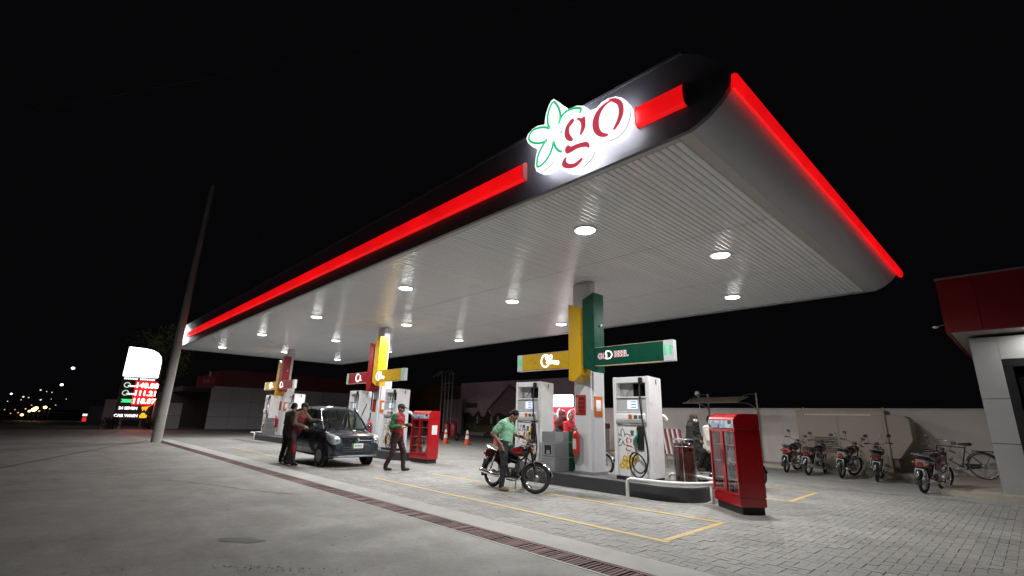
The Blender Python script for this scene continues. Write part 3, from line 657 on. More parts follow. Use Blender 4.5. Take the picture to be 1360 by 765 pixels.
# ---------------------------------------------------------------- display cabinets
def cabinet(label, x, y, rz, notice, seedling):
    t = thing('display_cabinet', label, 'display cabinet', (x, y, 0), rz, 'red glass-fronted display cabinets')
    w, d = .46, .44; BR = mat('cabinet_red', (.42, .008, .014), .24, var=.06, coat=.5); IN = mat('cabinet_interior', (.14, .09, .085), .5)
    MB().box(-w+.04, w-.04, .04, d-.03, 0, .115).build('plinth', mat('cabinet_plinth', (.025, .018, .016), .6), t)
    MB().box(-w, w, .0, d, .116, .26).build('base_panel', BR, t, bevel=.014)
    for s in (-1, 1):
        sd = MB().box(min(s*w, s*(w-.03)), max(s*w, s*(w-.03)), .03, d, .261, 1.335).build('side_panel', BR, t, bevel=.006)
        if notice and s > 0: MB().box(w+.0005, w+.003, .13, .34, .86, 1.14).build('paper_notice', WHITE, sd)
    MB().box(-w+.031, w-.031, d-.03, d-.02, .261, 1.335).build('back_pane', MATS.get('cabinet_glass') or glass('cabinet_glass', (.95, .97, .97), .98), t); MB().box(-.03, .03, d-.045, d-.031, .262, 1.33).build('back_mullion', MAROON, t)
    hp = [(-.01, 1.336), (-.01, 1.475), (.02, 1.53), (.07, 1.57), (.14, 1.585), (d, 1.585), (d, 1.336)]
    hd = MB().prism(hp, 'x', -w-.006, w+.006).build('header', BR, t, bevel=.012, ang=40)
    MB().prism([(-.004, 1.36), (-.004, 1.47), (.025, 1.52), (.075, 1.558), (.14, 1.572), (d-.03, 1.572), (d-.03, 1.36)], 'x', w+.0065, w+.009).build('header_cheek', BR, hd)
    pm = MATS.get('header_print') or header_print()
    MB().box(-w+.02, w-.02, -.0145, -.0105, 1.345, 1.47).build('header_print', pm, hd)
    MB().box(-w+.006, -w+.019, -.0145, -.0105, 1.34, 1.475).box(w-.019, w-.006, -.0145, -.0105, 1.34, 1.475).build('header_edge', mat('header_edge_white', (.7, .7, .7), .3), hd)
    for s in (-1, 1):
        xa, xb = (-w, -.004) if s < 0 else (.004, w)
        f = MB(); f.box(xa, xa+.04, -.008, .028, .27, 1.33).box(xb-.04, xb, -.008, .028, .27, 1.33).box(xa+.0401, xb-.0401, -.006, .026, 1.285, 1.329).box(xa+.0401, xb-.0401, -.006, .026, .271, .315)
        dr_ = f.build('door_frame', BR, t)
        MB().box(xa+.0405, xb-.0405, .006, .011, .3155, 1.2845).build('pane', MATS.get('cabinet_glass') or glass('cabinet_glass', (.95, .97, .97), .98), dr_)
        MB().cyl((-.03*s*-1 if 0 else s*.024, -.03, .75), (s*.024, -.03, .98), .007, n=8).build('handle', CHROME, dr_)
    for z in (.50, .78, 1.06):
        MB().box(-w+.0315, w-.0315, .05, d-.032, z-.006, z+.002).build('shelf', mat('cabinet_shelf', (.5, .5, .5), .3), t)
    return t
def header_print():
    m = bpy.data.materials.new('header_print'); m.use_nodes = True; MATS['header_print'] = m; t = m.node_tree; b = t.nodes['Principled BSDF']
    tc = nn(t, 'ShaderNodeTexCoord'); n = nn(t, 'ShaderNodeTexVoronoi'); n.inputs['Scale'].default_value = 11; t.links.new(tc.outputs['Object'], n.inputs['Vector'])
    r = nn(t, 'ShaderNodeValToRGB'); t.links.new(n.outputs['Color'], r.inputs[0]); e = r.color_ramp.elements
    r.color_ramp.interpolation = 'CONSTANT'; e[0].position = 0; e[0].color = (.60, .66, .72, 1); e[1].position = .42; e[1].color = (.05, .10, .22, 1)
    for p, c in ((.55, (.30, .42, .55, 1)), (.72, (.65, .7, .74, 1)), (.86, (.08, .07, .10, 1))):
        q = e.new(p); q.color = c
    t.links.new(r.outputs[0], b.inputs['Base Color']); b.inputs['Roughness'].default_value = .25; return m
def bottle(name, label, mt, mc, loc, h, grp, proto={}):
    key = (mt.name, mc.name, round(h, 2))
    t = thing(name, label, 'bottle', loc, random.uniform(0, 6), grp)
    if key not in proto:
        r = h*.165
        proto[key] = (MB().lathe([(r*.92, 0), (r, .012), (r, h*.58), (r*.8, h*.70), (r*.36, h*.82), (r*.34, h*.90)], n=12).build('body', mt, t, ang=50),
                      MB().lathe([(r*.42, h*.90), (r*.42, h*.99), (r*.3, h)], n=10).build('cap', mc, t),
                      MB().lathe([(r*1.02, h*.22), (r*1.02, h*.50)], n=12).build('label_band', mat('bottle_label_'+mt.name, (.45, .42, .36) if 'clear' in mt.name else (.10, .10, .09), .4), t))
    else:
        for q in proto[key]:
            c = q.copy(); COL.objects.link(c); c.parent = t
CA, CB = (-4.19, 9.08), (-3.50, 8.50); ang1 = math.atan2(CB[1]-CA[1], CB[0]-CA[0])
cabinet('tall red display cabinet with glass doors standing at the near island end', (CA[0]+CB[0])/2, (CA[1]+CB[1])/2, ang1, False, 1)
cabinet('bright red display cabinet with white notice on its side behind the walking attendant', -13.62, 8.95, R(3), True, 2)
BOT = [mat('bottle_clear_grey', (.55, .56, .53), .2), mat('bottle_yellow', (.62, .42, .03), .3), mat('bottle_brown', (.09, .05, .03), .25)]
CAPS = [mat('bottle_cap_white', (.7, .7, .68), .4), mat('bottle_cap_red', (.4, .02, .02), .4)]
def shelf_fill(cx, cy, rz, spec, where):
    for z, cnt, mi, ci, h, lab in spec:
        for i in range(cnt):
            lx = -.36+.72*i/(cnt-1); ly = .21+random.uniform(-.04, .04)
            bottle('bottle', lab, BOT[mi], CAPS[ci], (cx+lx*math.cos(rz)-ly*math.sin(rz), cy+lx*math.sin(rz)+ly*math.cos(rz), z), h, lab.split(' in ')[0]+' in the '+where)
shelf_fill((CA[0]+CB[0])/2, (CA[1]+CB[1])/2, ang1, [(1.063, 6, 0, 0, .24, 'pale bottle on the top shelf in the cabinet near the guard rail'), (.783, 6, 0, 1, .24, 'pale bottle on the second shelf in the cabinet near the guard rail'), (.503, 6, 2, 0, .24, 'dark bottle on the third shelf in the cabinet near the guard rail'), (.262, 6, 0, 0, .21, 'pale bottle on the bottom in the cabinet near the guard rail')], 'near red cabinet')
shelf_fill(-13.62, 8.95, R(3), [(1.063, 5, 2, 0, .23, 'dark bottle on the top shelf in the cabinet behind the attendant'), (.503, 5, 1, 1, .24, 'yellow bottle on the third shelf in the cabinet behind the attendant'), (.262, 4, 2, 0, .2, 'dark bottle on the bottom in the cabinet behind the attendant')], 'red cabinet behind the attendant')

# ================================================================ vehicles
TYRE = mat('tyre_rubber', (.016, .016, .017), .75, var=.2, bump=.3)
BIKEBLACK = mat('bike_black_paint', (.014, .014, .016), .2, coat=.6, var=.1)
VINYL = mat('black_vinyl', (.02, .019, .019), .5, var=.15, bump=.15)
LAMPGLASS = mat('clear_lamp', (.7, .72, .75), .08, .6)
TAILRED = mat('tail_lamp_red', (.16, .006, .008), .2, coat=.4)
AMBER = mat('amber_lamp', (.30, .10, .01), .25)
PLATE = mat('number_plate_white', (.72, .74, .72), .35)
ALU = mat('engine_alloy', (.34, .34, .35), .4, .8, var=.2, scale=20)
def wheel(parent, x, r=.29, tw=.036, spokes=24, rim_m=CHROME, name='wheel'):
    t = MB().torus((0, 0, 0), r-tw, tw, 'y', 40, 10).build(name, TYRE, parent, ang=60); t.location = (x, 0, r)
    MB().torus((0, 0, 0), r-tw*1.9, .014, 'y', 36, 8).build('rim', rim_m, t, ang=60)
    MB().lathe([(.02, -.07), (.055, -.045), (.06, 0), (.055, .045), (.02, .07)], (0, 0, 0), 'y', 16).build('hub', ALU, t)
    b = MB()
    for i in range(spokes):
        a = 2*math.pi*i/spokes; a2 = a+(.28 if i % 2 else -.28); s = .03 if i % 4 < 2 else -.03
        b.cyl((.055*math.cos(a2), s, .055*math.sin(a2)), ((r-tw*1.9)*math.cos(a), 0, (r-tw*1.9)*math.sin(a)), .0022, n=4)
    b.build('spokes', STEEL, t)
    return t
def arc_strip(b, cx, cz, r, a0, a1, w, th=.004, n=16, crown=.012):
    vs = []
    for i in range(n+1):
        a = a0+(a1-a0)*i/n
        for y, dr_ in ((-w, -.03), (-w*.8, 0), (0, crown), (w*.8, 0), (w, -.03)): vs.append((cx+(r+dr_)*math.cos(a), y, cz+(r+dr_)*math.sin(a)))
    b.add(vs, [(i*5+k, i*5+k+1, (i+1)*5+k+1, (i+1)*5+k) for i in range(n) for k in range(4)])
def loft(b, stations, closed=True):
    """stations: list of rings with equal counts"""
    n = len(stations[0]); o = []
    for r in stations: o += r
    fs = [(i*n+k, i*n+(k+1) % n, (i+1)*n+(k+1) % n, (i+1)*n+k) for i in range(len(stations)-1) for k in range(n)]
    fs += [tuple(range(n-1, -1, -1)), tuple((len(stations)-1)*n+k for k in range(n))]
    b.add(o, fs)
def ring(x, w, z0, z1, n=12, p=2.6):
    out = []
    for k in range(n):
        a = 2*math.pi*k/n; c, s = math.cos(a), math.sin(a)
        out.append((x, w*math.copysign(abs(c)**(2/p), c), (z0+z1)/2+(z1-z0)/2*math.copysign(abs(s)**(2/p), s)))
    return out
def motorcycle(name, label, loc, rz, lean=0, tankm=None, group=None, carrier=False, plate=True, steer=0):
    t = thing(name, label, 'motorcycle', loc, rz, group); t.rotation_euler = (lean, 0, rz)
    tankm = tankm or RED
    wheel(t, -.62, name='rear_wheel'); wheel(t, .62, name='front_wheel')
    b = MB()
    for s in (-1, 1): b.tube([(.62, s*.085, .29), (.545, s*.085, .52), (.42, s*.085, .90)], [.017, .022, .022], 8)
    b.build('front_fork', CHROME, t)
    b = MB(); arc_strip(b, .62, .29, .325, R(12), R(172), .06); b.build('front_mudguard', CHROME, t, ang=60)
    b = MB(); arc_strip(b, -.62, .29, .345, R(20), R(196), .075); b.build('rear_mudguard', BIKEBLACK, t, ang=60)
    b = MB(); b.tube(spline([(.40, 0, .86), (.30, 0, .66), (.12, 0, .58), (-.20, 0, .62), (-.62, 0, .70)], 4), .02, 8)
    b.tube(spline([(.39, 0, .78), (.30, 0, .45), (.18, 0, .27), (-.18, 0, .26), (-.26, 0, .42), (-.2, 0, .62)], 4), .018, 8)
    for s in (-1, 1): b.tube([(-.62, s*.10, .29), (-.22, s*.10, .33)], .018, 6)
    b.build('frame', BIKEBLACK, t)
    e = MB(); e.box(-.16, .12, -.075, .075, .26, .40).build('engine', mat('crankcase_alloy', (.16, .16, .165), .4, .7, var=.25, scale=20), t, bevel=.035)
    f = MB()
    for i in range(7): f.box(.10+.022*i, .112+.022*i, -.075, .075, .36+.012*i, .50+.012*i)
    f.build('cylinder_fins', ALU, t)
    MB().lathe([(.075, -.135), (.085, -.12), (.085, -.101)], (-.05, 0, .34), 'y', 18).build('clutch_cover', STEEL, t)
    ex = MB(); ex.tube(spline([(.26, -.05, .42), (.33, -.10, .34), (.26, -.135, .22), (.05, -.15, .20), (-.2, -.155, .235), (-.30, -.155, .25)], 4), .017, 8)
    ex.tube([(-.28, -.155, .25), (-.34, -.157, .255), (-.84, -.165, .32), (-.88, -.165, .325)], [.02, .042, .045, .03], 12); ex.build('exhaust', CHROME, t, ang=50)
    tk = MB(); loft(tk, [ring(x, w, z0, z1) for x, w, z0, z1 in ((-.03, .06, .70, .76), (.0, .105, .68, .80), (.10, .125, .66, .85), (.22, .13, .66, .88), (.32, .115, .68, .88), (.38, .06, .72, .84))])
    tb = tk.build('tank', BIKEBLACK, t, ang=60)
    for s in (-1, 1):
        st_ = MB(); loft(st_, [ring(x, .007, z0, z1, 8) for x, z0, z1 in ((.03, .73, .78), (.10, .71, .80), (.24, .72, .83), (.33, .75, .82))])
        q = st_.build('tank_stripe', tankm, tb, ang=60); q.location.y = s*.126
    MB().lathe([(.028, .88), (.028, .895)], (.20, 0, 0), 'z', 12).build('fuel_cap', CHROME, tb)
    for s in (-1, 1):
        sc = MB(); sc.prism([(-.28, .52), (-.02, .50), (.0, .66), (-.26, .68)], 'y', s*.10-.012, s*.10+.012); sc.build('side_cover', tankm if tankm is not RED else BIKEBLACK, t, bevel=.01)
    se = MB(); loft(se, [ring(x, w, z0, z1, 12, 3.2) for x, w, z0, z1 in ((.02, .06, .70, .765), (-.04, .10, .69, .785), (-.30, .125, .70, .78), (-.50, .13, .71, .80), (-.66, .12, .735, .825), (-.70, .09, .76, .81))])
    se.build('seat', VINYL, t, ang=50)
    cr = MB(); cr.tube(spline([(-.40, -.14, .74), (-.62, -.15, .79), (-.78, -.12, .84), (-.82, 0, .85), (-.78, .12, .84), (-.62, .15, .79), (-.40, .14, .74)], 5), .011, 6); cr.build('grab_rail', CHROME, t)
    if carrier:
        c2 = MB()
        for y in (-.1, 0, .1): c2.tube([(-.70, y, .86), (-.95, y, .88)], .008, 6)
        c2.box(-.96, -.70, -.13, .13, .845, .856); c2.build('luggage_carrier', STEEL, t)
    for s in (-1, 1):
        sh = MB(); sh.cyl((-.60, s*.13, .33), (-.44, s*.13, .68), .012, n=8); P = [(-.60+.16*u, s*.13, .33+.35*u) for u in np.linspace(.15, .9, 8)]; sh.tube(P, [.026, .020]*4, 8)
        sh.build('rear_shock', CHROME, t)
    MB().prism([(-.78, .60), (-.86, .57), (-.87, .66), (-.76, .72)], 'y', -.055, .055).build('tail_lamp', TAILRED, t, bevel=.012)
    for s in (-1, 1):
        MB().ell((-.80, s*.13, .665), (.032, .03, .03)).build('indicator', AMBER, t); MB().cyl((-.78, s*.05, .665), (-.79, s*.12, .665), .007, n=6).build('indicator_stem', CHROME, t)
        MB().ell((.50, s*.16, .80), (.032, .03, .03)).build('indicator', AMBER, t)
    if carrier or tankm is RED: MB().prism([(-.84, .60), (-.40, .55), (-.36, .70), (-.80, .755)], 'y', -.105, .105).build('tail_cowl', mat('dark_maroon_cowl', (.07, .008, .012), .3, coat=.4), t, bevel=.02)
    pl_ = MB().prism([(-.90, .40), (-.893, .40), (-.868, .55), (-.875, .55)], 'y', -.085, .085).build('number_plate', mat('bike_plate', (.24, .26, .25), .4), t)
    for i, z in enumerate((.515, .445)): MB().box(-.912+.1*(z-.40)/1.0+.0, -.902+.012*(z-.4), -.07, .07, z-.018, z+.018)
    hb = MB(); hb.tube(spline([(.26, -.34, .985), (.30, -.24, 1.0), (.38, -.10, .955), (.40, 0, .945), (.38, .10, .955), (.30, .24, 1.0), (.26, .34, .985)], 5), .0115, 8); hb.build('handlebar', CHROME, t)
    for s in (-1, 1):
        MB().tube([(.285, s*.235, 1.0), (.25, s*.355, .98)], .018, 8).build('grip', BLACK, t)
        MB().tube(spline([(.33, s*.22, .995), (.37, s*.30, 1.0), (.36, s*.38, .975)], 3), .005, 5).build('lever', STEEL, t)
        mm = MB(); mm.tube([(.30, s*.20, 1.0), (.29, s*.26, 1.17)], .006, 6); mm.ell((.275, s*.285, 1.20), (.016, .062, .042)); mm.build('mirror', DARK, t, ang=60)
    hl = MB().lathe([(.03, .36), (.075, .40), (.09, .46), (.092, .50)], (0, 0, .83), 'x', 20).build('headlight', BIKEBLACK, t, ang=60)
    MB().lathe([(.09, .5005), (.088, .512), (.05, .525), (.002, .53)], (0, 0, .83), 'x', 20).build('headlight_lens', LAMPGLASS, hl, ang=60)
    MB().lathe([(.098, .488), (.1, .50), (.094, .512)], (0, 0, .83), 'x', 20).build('headlight_ring', CHROME, hl)
    MB().lathe([(.05, .0), (.055, .05), (.05, .065), (.002, .068)], (.40, 0, .945), 'z', 16).build('speedometer', DARK, t)
    MB().box(-.02, .10, -.20, .20, .255, .275).build('footpegs', BLACK, t)
    MB().tube([(-.05, .12, .27), (-.12, .20, .02), (-.15, .22, .015)], .011, 6).build('side_stand', STEEL, t)
    MB().prism([(.33, .30), (.40, .24), (.44, .27), (.39, .35)], 'y', -.02, .02).build('mud_flap', BLACK, t)
    return t
def clone_bike(src, label, loc, rz, lean, group, swap=None):
    c = copy_tree(src); c.location = loc; c.rotation_euler = (lean, 0, rz); tag(c, label, 'motorcycle', group)
    if swap:
        for ch in c.children_recursive:
            if ch.name.split('.')[0] in swap:
                ch.data = ch.data.copy(); ch.data.materials[0] = swap[ch.name.split('.')[0]]
    return c
MX, MY = -7.60, 7.33
def steer(bike, ang):
    for ch in bike.children:
        if ch.name.split('.')[0] in ('front_wheel', 'front_fork', 'front_mudguard', 'handlebar', 'grip', 'lever', 'mirror', 'headlight', 'speedometer') or (ch.name.startswith('indicator') and ch.data.vertices[0].co.x > 0):
            ch.matrix_basis = Matrix.Translation((.42, 0, .6)) @ Matrix.Rotation(R(-24), 4, 'Y') @ Matrix.Rotation(ang, 4, 'Z') @ Matrix.Rotation(R(24), 4, 'Y') @ Matrix.Translation((-.42, 0, -.6)) @ Matrix.Translation(ch.location)
hero = motorcycle('motorcycle', 'black motorcycle with red-striped tank under the man in the mint shirt', (MX, MY, 0), R(0), R(-3), RED); hero_parts = None
GP = 'motorcycles parked by the boundary wall'
def rear_at(x, y, deg): return (x+.62*math.cos(R(deg)), y+.62*math.sin(R(deg)), 0)
pk = motorcycle('motorcycle', 'dark motorcycle with maroon sides and white plate closest to the shop kerb', rear_at(-2.02, 15.03, 79), R(79), R(8), MAROON, GP, carrier=True)
clone_bike(pk, 'dark motorcycle standing alone in front of the beige cabinet end', rear_at(-3.23, 16.87, 97), R(97), R(7), GP, {'tail_lamp': TAILRED, 'side_cover': MAROON})
clone_bike(pk, 'dark motorcycle parked third from the shop before the beige cabinet', rear_at(-4.08, 17.02, 89), R(89), R(9), GP, {'side_cover': BIKEBLACK})
clone_bike(hero, 'dark motorcycle fourth from the shop beside the louvred end', rear_at(-4.94, 17.05, 85), R(85), R(8), GP, {'tank_stripe': MAROON})
clone_bike(hero, 'dark motorcycle at the far end of the parked row', rear_at(-5.64, 17.35, 93), R(93), R(8), GP, {'tank_stripe': BIKEBLACK})
clone_bike(hero, 'motorcycle carrying the two riders behind the near column', (-8.80, 11.3, 0), R(2), R(0), None)
clone_bike(hero, 'motorcycle carrying the veiled woman behind the near red cabinet', (-5.30, 12.2, 0), R(1), R(0), None)
steer(hero, R(34))
parked = [o for o in COL.objects if o.name.startswith('motorcycle') and o.get('group') == GP]
for o, a in zip(parked, (-14, 22, -25, 12, -20)): steer(o, R(a))
for o, m_ in zip(parked[1:], (BIKEBLACK, mat('grey_cowl', (.10, .10, .11), .3), BIKEBLACK, MAROON)):
    for ch in o.children:
        if ch.name.startswith('tail_cowl'): ch.data = ch.data.copy(); ch.data.materials[0] = m_

# ---------------------------------------------------------------- bicycle
bc = thing('bicycle', 'black roadster bicycle leaning by the boundary wall next to the shop', 'bicycle', (-1.72, 19.25, .12), R(176)); bc.rotation_euler = (R(-6), 0, R(177))
BF = mat('bicycle_black', (.012, .012, .012), .35)
wheel(bc, -.56, .345, .019, 28, STEEL, 'rear_wheel'); wheel(bc, .56, .345, .019, 28, STEEL, 'front_wheel')
b = MB(); bb, seat_, head, hlow = (-.10, 0, .29), (-.24, 0, .82), (.36, 0, .86), (.40, 0, .66)
for a, c in ((bb, seat_), (seat_, head), (head, hlow), (hlow, bb)): b.cyl(a, c, .015, n=8)
for s in (-1, 1): b.cyl(bb, (-.56, s*.05, .345), .009, n=6); b.cyl((-.22, 0, .76), (-.56, s*.05, .345), .008, n=6); b.cyl((.40, s*.04, .66), (.56, s*.05, .345), .010, n=6)
b.build('frame', BF, bc)
b = MB(); b.tube(spline([(.16, -.29, .96), (.28, -.28, .99), (.36, -.15, 1.0), (.37, 0, .97), (.36, .15, 1.0), (.28, .28, .99), (.16, .29, .96)], 4), .011, 6); b.cyl(head, (.37, 0, .97), .012, n=8); b.build('handlebar', STEEL, bc)
b = MB(); loft(b, [ring(x, w, z0, z1, 10) for x, w, z0, z1 in ((-.40, .06, .90, .95), (-.36, .105, .88, .965), (-.26, .09, .88, .95), (-.14, .03, .89, .94), (-.10, .015, .90, .93))]); b.cyl(seat_, (-.27, 0, .89), .012, n=8); b.build('saddle', VINYL, bc, ang=60)
b = MB(); arc_strip(b, -.56, .345, .375, R(20), R(200), .03); b.build('mudguard', BF, bc, ang=60)
b = MB(); arc_strip(b, .56, .345, .375, R(40), R(170), .03); b.build('mudguard', BF, bc, ang=60)
b = MB(); b.box(-.86, -.36, -.06, .06, .735, .75); b.cyl((-.80, .05, .735), (-.58, .055, .36), .006, n=6); b.cyl((-.80, -.05, .735), (-.58, -.055, .36), .006, n=6); b.build('rear_carrier', BF, bc)
b = MB(); b.lathe([(.09, -.03), (.09, -.022)], bb, 'y', 20); b.cyl((-.10, -.05, .29), (.05, -.05, .22), .009, n=6); b.box(.01, .09, -.14, -.05, .205, .228); b.build('crank', STEEL, bc)
b = MB(); b.prism([(-.10, .38), (-.56, .40), (-.60, .345), (-.56, .30), (-.10, .20), (-.02, .29)], 'y', -.035, -.025); b.build('chain_guard', BF, bc)

# ---------------------------------------------------------------- hatchback
CARB = mat('car_blue_grey', (.034, .048, .068), .18, .4, coat=.9, var=.05)
CGLASS = glass('car_glass', (.70, .80, .76), .72, .03)
car = thing('hatchback_car', 'dark blue-grey tall hatchback with raised wipers being cleaned at the pump', 'car', (-14.92, 6.62, 0), R(1.5))
secs = [(-1.70, .62, .44, .90), (-1.66, .69, .33, .97), (-1.55, .725, .27, 1.0), (-1.0, .737, .24, 1.0), (-.2, .738, .23, .985), (.45, .738, .22, .975), (.80, .736, .22, .965), (.92, .732, .22, .955),
        (1.15, .732, .23, .925), (1.40, .728, .24, .885), (1.56, .715, .25, .84), (1.65, .70, .26, .77), (1.70, .67, .27, .68), (1.715, .64, .30, .58), (1.715, .60, .34, .50)]
def car_ring(x, w, zb, zt):
    h = [(0, zb), (w*.55, zb), (w*.86, zb+.01), (w*.97, zb+.09), (w*1.0, zb+(zt-zb)*.42), (w*.985, zt-.16), (w*.955, zt-.05), (w*.86, zt), (w*.5, zt+.022), (0, zt+.03)]
    return [(x, y, z) for y, z in h]+[(x, -y, z) for y, z in h[-2:0:-1]]
b = MB(); loft(b, [car_ring(*s_) for s_ in secs]); body = b.build('body', CARB, car, ang=50)
md = body.modifiers.new('smooth', 'SUBSURF'); md.levels = 2; md.render_levels = 2
rf = MB(); xs_ = [.33, .25, .10, -.3, -.8, -1.25, -1.47, -1.54]; zz = [1.535, 1.575, 1.605, 1.63, 1.63, 1.61, 1.575, 1.53]; hw = [.53, .565, .585, .60, .60, .59, .57, .53]
V = [];
for x_, z_, w_ in zip(xs_, zz, hw):
    for u in (-1, -.97, -.85, -.5, 0, .5, .85, .97, 1): V.append((x_, w_*u, z_-.075*abs(u)**4-.0+.02*(1-u*u)))
for x_, z_, w_ in zip(xs_, zz, hw):
    for u in (-1, -.97, -.85, -.5, 0, .5, .85, .97, 1): V.append((x_, w_*u*.985, z_-.075*abs(u)**4-.03+.02*(1-u*u)))
N = 9; K = len(xs_); F = [(i*N+k, i*N+k+1, (i+1)*N+k+1, (i+1)*N+k) for i in range(K-1) for k in range(N-1)]; F += [tuple(j+K*N for j in q) for q in F]
F += [(k, k+1, K*N+k+1, K*N+k) for k in range(N-1)]+[((K-1)*N+k, (K-1)*N+k+1, K*N+(K-1)*N+k+1, K*N+(K-1)*N+k) for k in range(N-1)]
rf.add(V, F); rf.build('roof', CARB, car, ang=50)
def wsp(u, v): # windscreen point, u -1..1 across, v 0..1 up
    return (.93-.60*v+.085*(1-u*u), u*(.665-.125*v), .975+.565*v)
ws = MB(); n1 = 8
ws.add([wsp(-1+2*i/n1, j/4) for j in range(5) for i in range(n1+1)], [(j*(n1+1)+i, j*(n1+1)+i+1, (j+1)*(n1+1)+i+1, (j+1)*(n1+1)+i) for j in range(4) for i in range(n1)])
ws.build('windscreen', CGLASS, car, ang=70)
def sidew(s, x0b, x1b, x0t, x1t, nm='side_window'):
    MB().add([(x0b, s*.705, 1.0), (x1b, s*.705, 1.0), (x1t, s*.60, 1.50), (x0t, s*.60, 1.50)], [(0, 1, 2, 3)]).build(nm, CGLASS, car)
PIL = mat('pillar_black', (.015, .015, .017), .3)
for s in (-1, 1):
    sidew(s, .70, -.20, .30, -.20); sidew(s, -.27, -1.05, -.27, -1.02); sidew(s, -1.12, -1.52, -1.10, -1.45, 'quarter_window')
    MB().tube([(.95, s*.685, .965), (.62, s*.635, 1.26), (.30, s*.56, 1.545)], [.035, .032, .03], 8).build('front_pillar', CARB, car, ang=60)
    for xb, xt in ((-.235, -.235), (-1.085, -1.06)): MB().tube([(xb, s*.708, .97), (xt, s*.595, 1.54)], .03, 6).build('pillar', PIL, car)
    MB().tube([(-1.60, s*.69, .96), (-1.50, s*.57, 1.55)], .05, 8).build('rear_pillar', CARB, car, ang=60)
    MB().tube([(.72, s*.72, .985), (-1.6, s*.715, 1.0)], .014, 6).build('belt_trim', PIL, car)
    mi = MB(); mi.ell((.68, s*.83, 1.06), (.055, .10, .075)); mi.tube([(.70, s*.70, 1.0), (.69, s*.78, 1.03)], .02, 6); mi.build('mirror', CARB, car, ang=60)
    for xw, nm in ((1.02, 'front'), (-1.32, 'rear')):
        MB().lathe([(.335, s*.70), (.335, s*.742), (.29, s*.744)], (xw, 0, .285), 'y', 28).build('wheel_arch', PIL, car)
        wt = MB().lathe([(.17, -.09), (.255, -.088), (.28, -.06), (.285, 0), (.28, .06), (.255, .088), (.17, .09)], (0, 0, 0), 'y', 32).build('wheel', TYRE, car, ang=50); wt.location = (xw, s*.675, .285)
        MB().lathe([(.168, -.0905), (.172, -.095), (.15, -.092), (.06, -.075), (.03, -.085)], (0, 0, 0), 'y', 24).build('rim', STEEL, wt) if s < 0 else MB().lathe([(.03, .085), (.06, .075), (.15, .092), (.172, .095), (.168, .0905)], (0, 0, 0), 'y', 24).build('rim', STEEL, wt)
    for xh in (.10, -.92): MB().box(xh-.07, xh+.07, s*.744-.008, s*.744+.008, .80, .825).build('door_handle', CARB, car, bevel=.006)
    for xd in (.62, -.235, -1.05): MB().box(xd-.004, xd+.004, s*.7415-.004, s*.7415+.001, .35, .93).build('door_seam', PIL, car)
    # headlight: tall swept housing with bright reflector bowl
    hl = MB(); loft(hl, [ring(x_, w_, z0, z1, 12, 3) for x_, w_, z0, z1 in ((1.20, .045, .80, .88), (1.34, .085, .68, .885), (1.50, .115, .60, .865), (1.64, .115, .58, .82), (1.70, .085, .60, .77))])
    for i, p in enumerate(hl.v): hl.v[i] = (p[0], p[1]+s*(.655-.05*max(0, (p[0]-1.3)/.35)), p[2])
    h0 = hl.build('headlight', mat('headlight_glass', (.50, .53, .56), .10, .35, coat=1.), car, ang=60)
    MB().ell((1.66, s*.585, .70), (.075, .06, .06)).build('reflector', CHROME, h0); MB().ell((1.58, s*.655, .755), (.06, .045, .05)).build('reflector', CHROME, h0)
    MB().ell((1.655, s*.52, .36), (.03, .05, .04)).build('fog_lamp', LAMPGLASS, car)
MB().add([(-1.67, -.60, 1.02), (-1.67, .60, 1.02), (-1.555, .53, 1.50), (-1.555, -.53, 1.50)], [(0, 1, 2, 3)]).build('rear_window', CGLASS, car)
g = MB(); g.prism([(-.43, .63), (.43, .63), (.46, .785), (-.46, .785)], 'x', 1.50, 1.712); gr = g.build('grille', PIL, car, bevel=.008)
MB().box(1.7125, 1.72, -.43, .43, .70, .718).build('chrome_bar', CHROME, gr)
MB().lathe([(.001, 1.735), (.05, 1.733), (.06, 1.7205)], (0, 0, .712), 'x', 16).build('badge', CHROME, gr)
MB().prism([(-.46, .37), (.46, .37), (.43, .565), (-.43, .565)], 'x', 1.62, 1.718).build('lower_grille', PIL, car, bevel=.01)
for z in (.42, .475, .53): MB().box(1.7185, 1.724, -.42, .42, z-.008, z+.008).build('grille_slat', mat('slat_grey', (.10, .10, .11), .4), car)
bp = MB(); bp.tube(spline([(1.50, -.70, .30), (1.66, -.60, .29), (1.715, -.30, .29), (1.722, 0, .29), (1.715, .30, .29), (1.66, .60, .29), (1.50, .70, .30)], 4), .028, 8); bp.build('bumper_lip', mat('bumper_silver', (.22, .25, .28), .3, .4), car, ang=60)
pt = MB().box(1.725, 1.735, -.17, .17, .50, .63).build('number_plate', PLATE, car, bevel=.004)
MB().box(1.7355, 1.7375, -.168, -.12, .502, .628).build('plate_band', mat('plate_green', (.01, .22, .06), .4), pt)
for i in range(5): MB().box(1.7355, 1.7375, -.085+.045*i, -.055+.045*i, .545, .595).build('plate_mark', mat('plate_ink', (.25, .27, .26), .5), pt)
MB().box(.60, .98, -.62, .62, .93, .99).build('dashboard', DARK, car, bevel=.03)
for y in (-.34, .34):
    st2 = MB(); st2.box(-.35, .15, y-.23, y+.23, .55, .75); st2.box(-.42, -.26, y-.22, y+.22, .70, 1.20); st2.box(-.40, -.30, y-.12, y+.12, 1.22, 1.42); st2.build('seat', mat('seat_fabric', (.16, .15, .14), .8), car, bevel=.04)
MB().torus((.50, -.34, 1.0), .17, .013, 'x').build('steering_wheel', DARK, car)
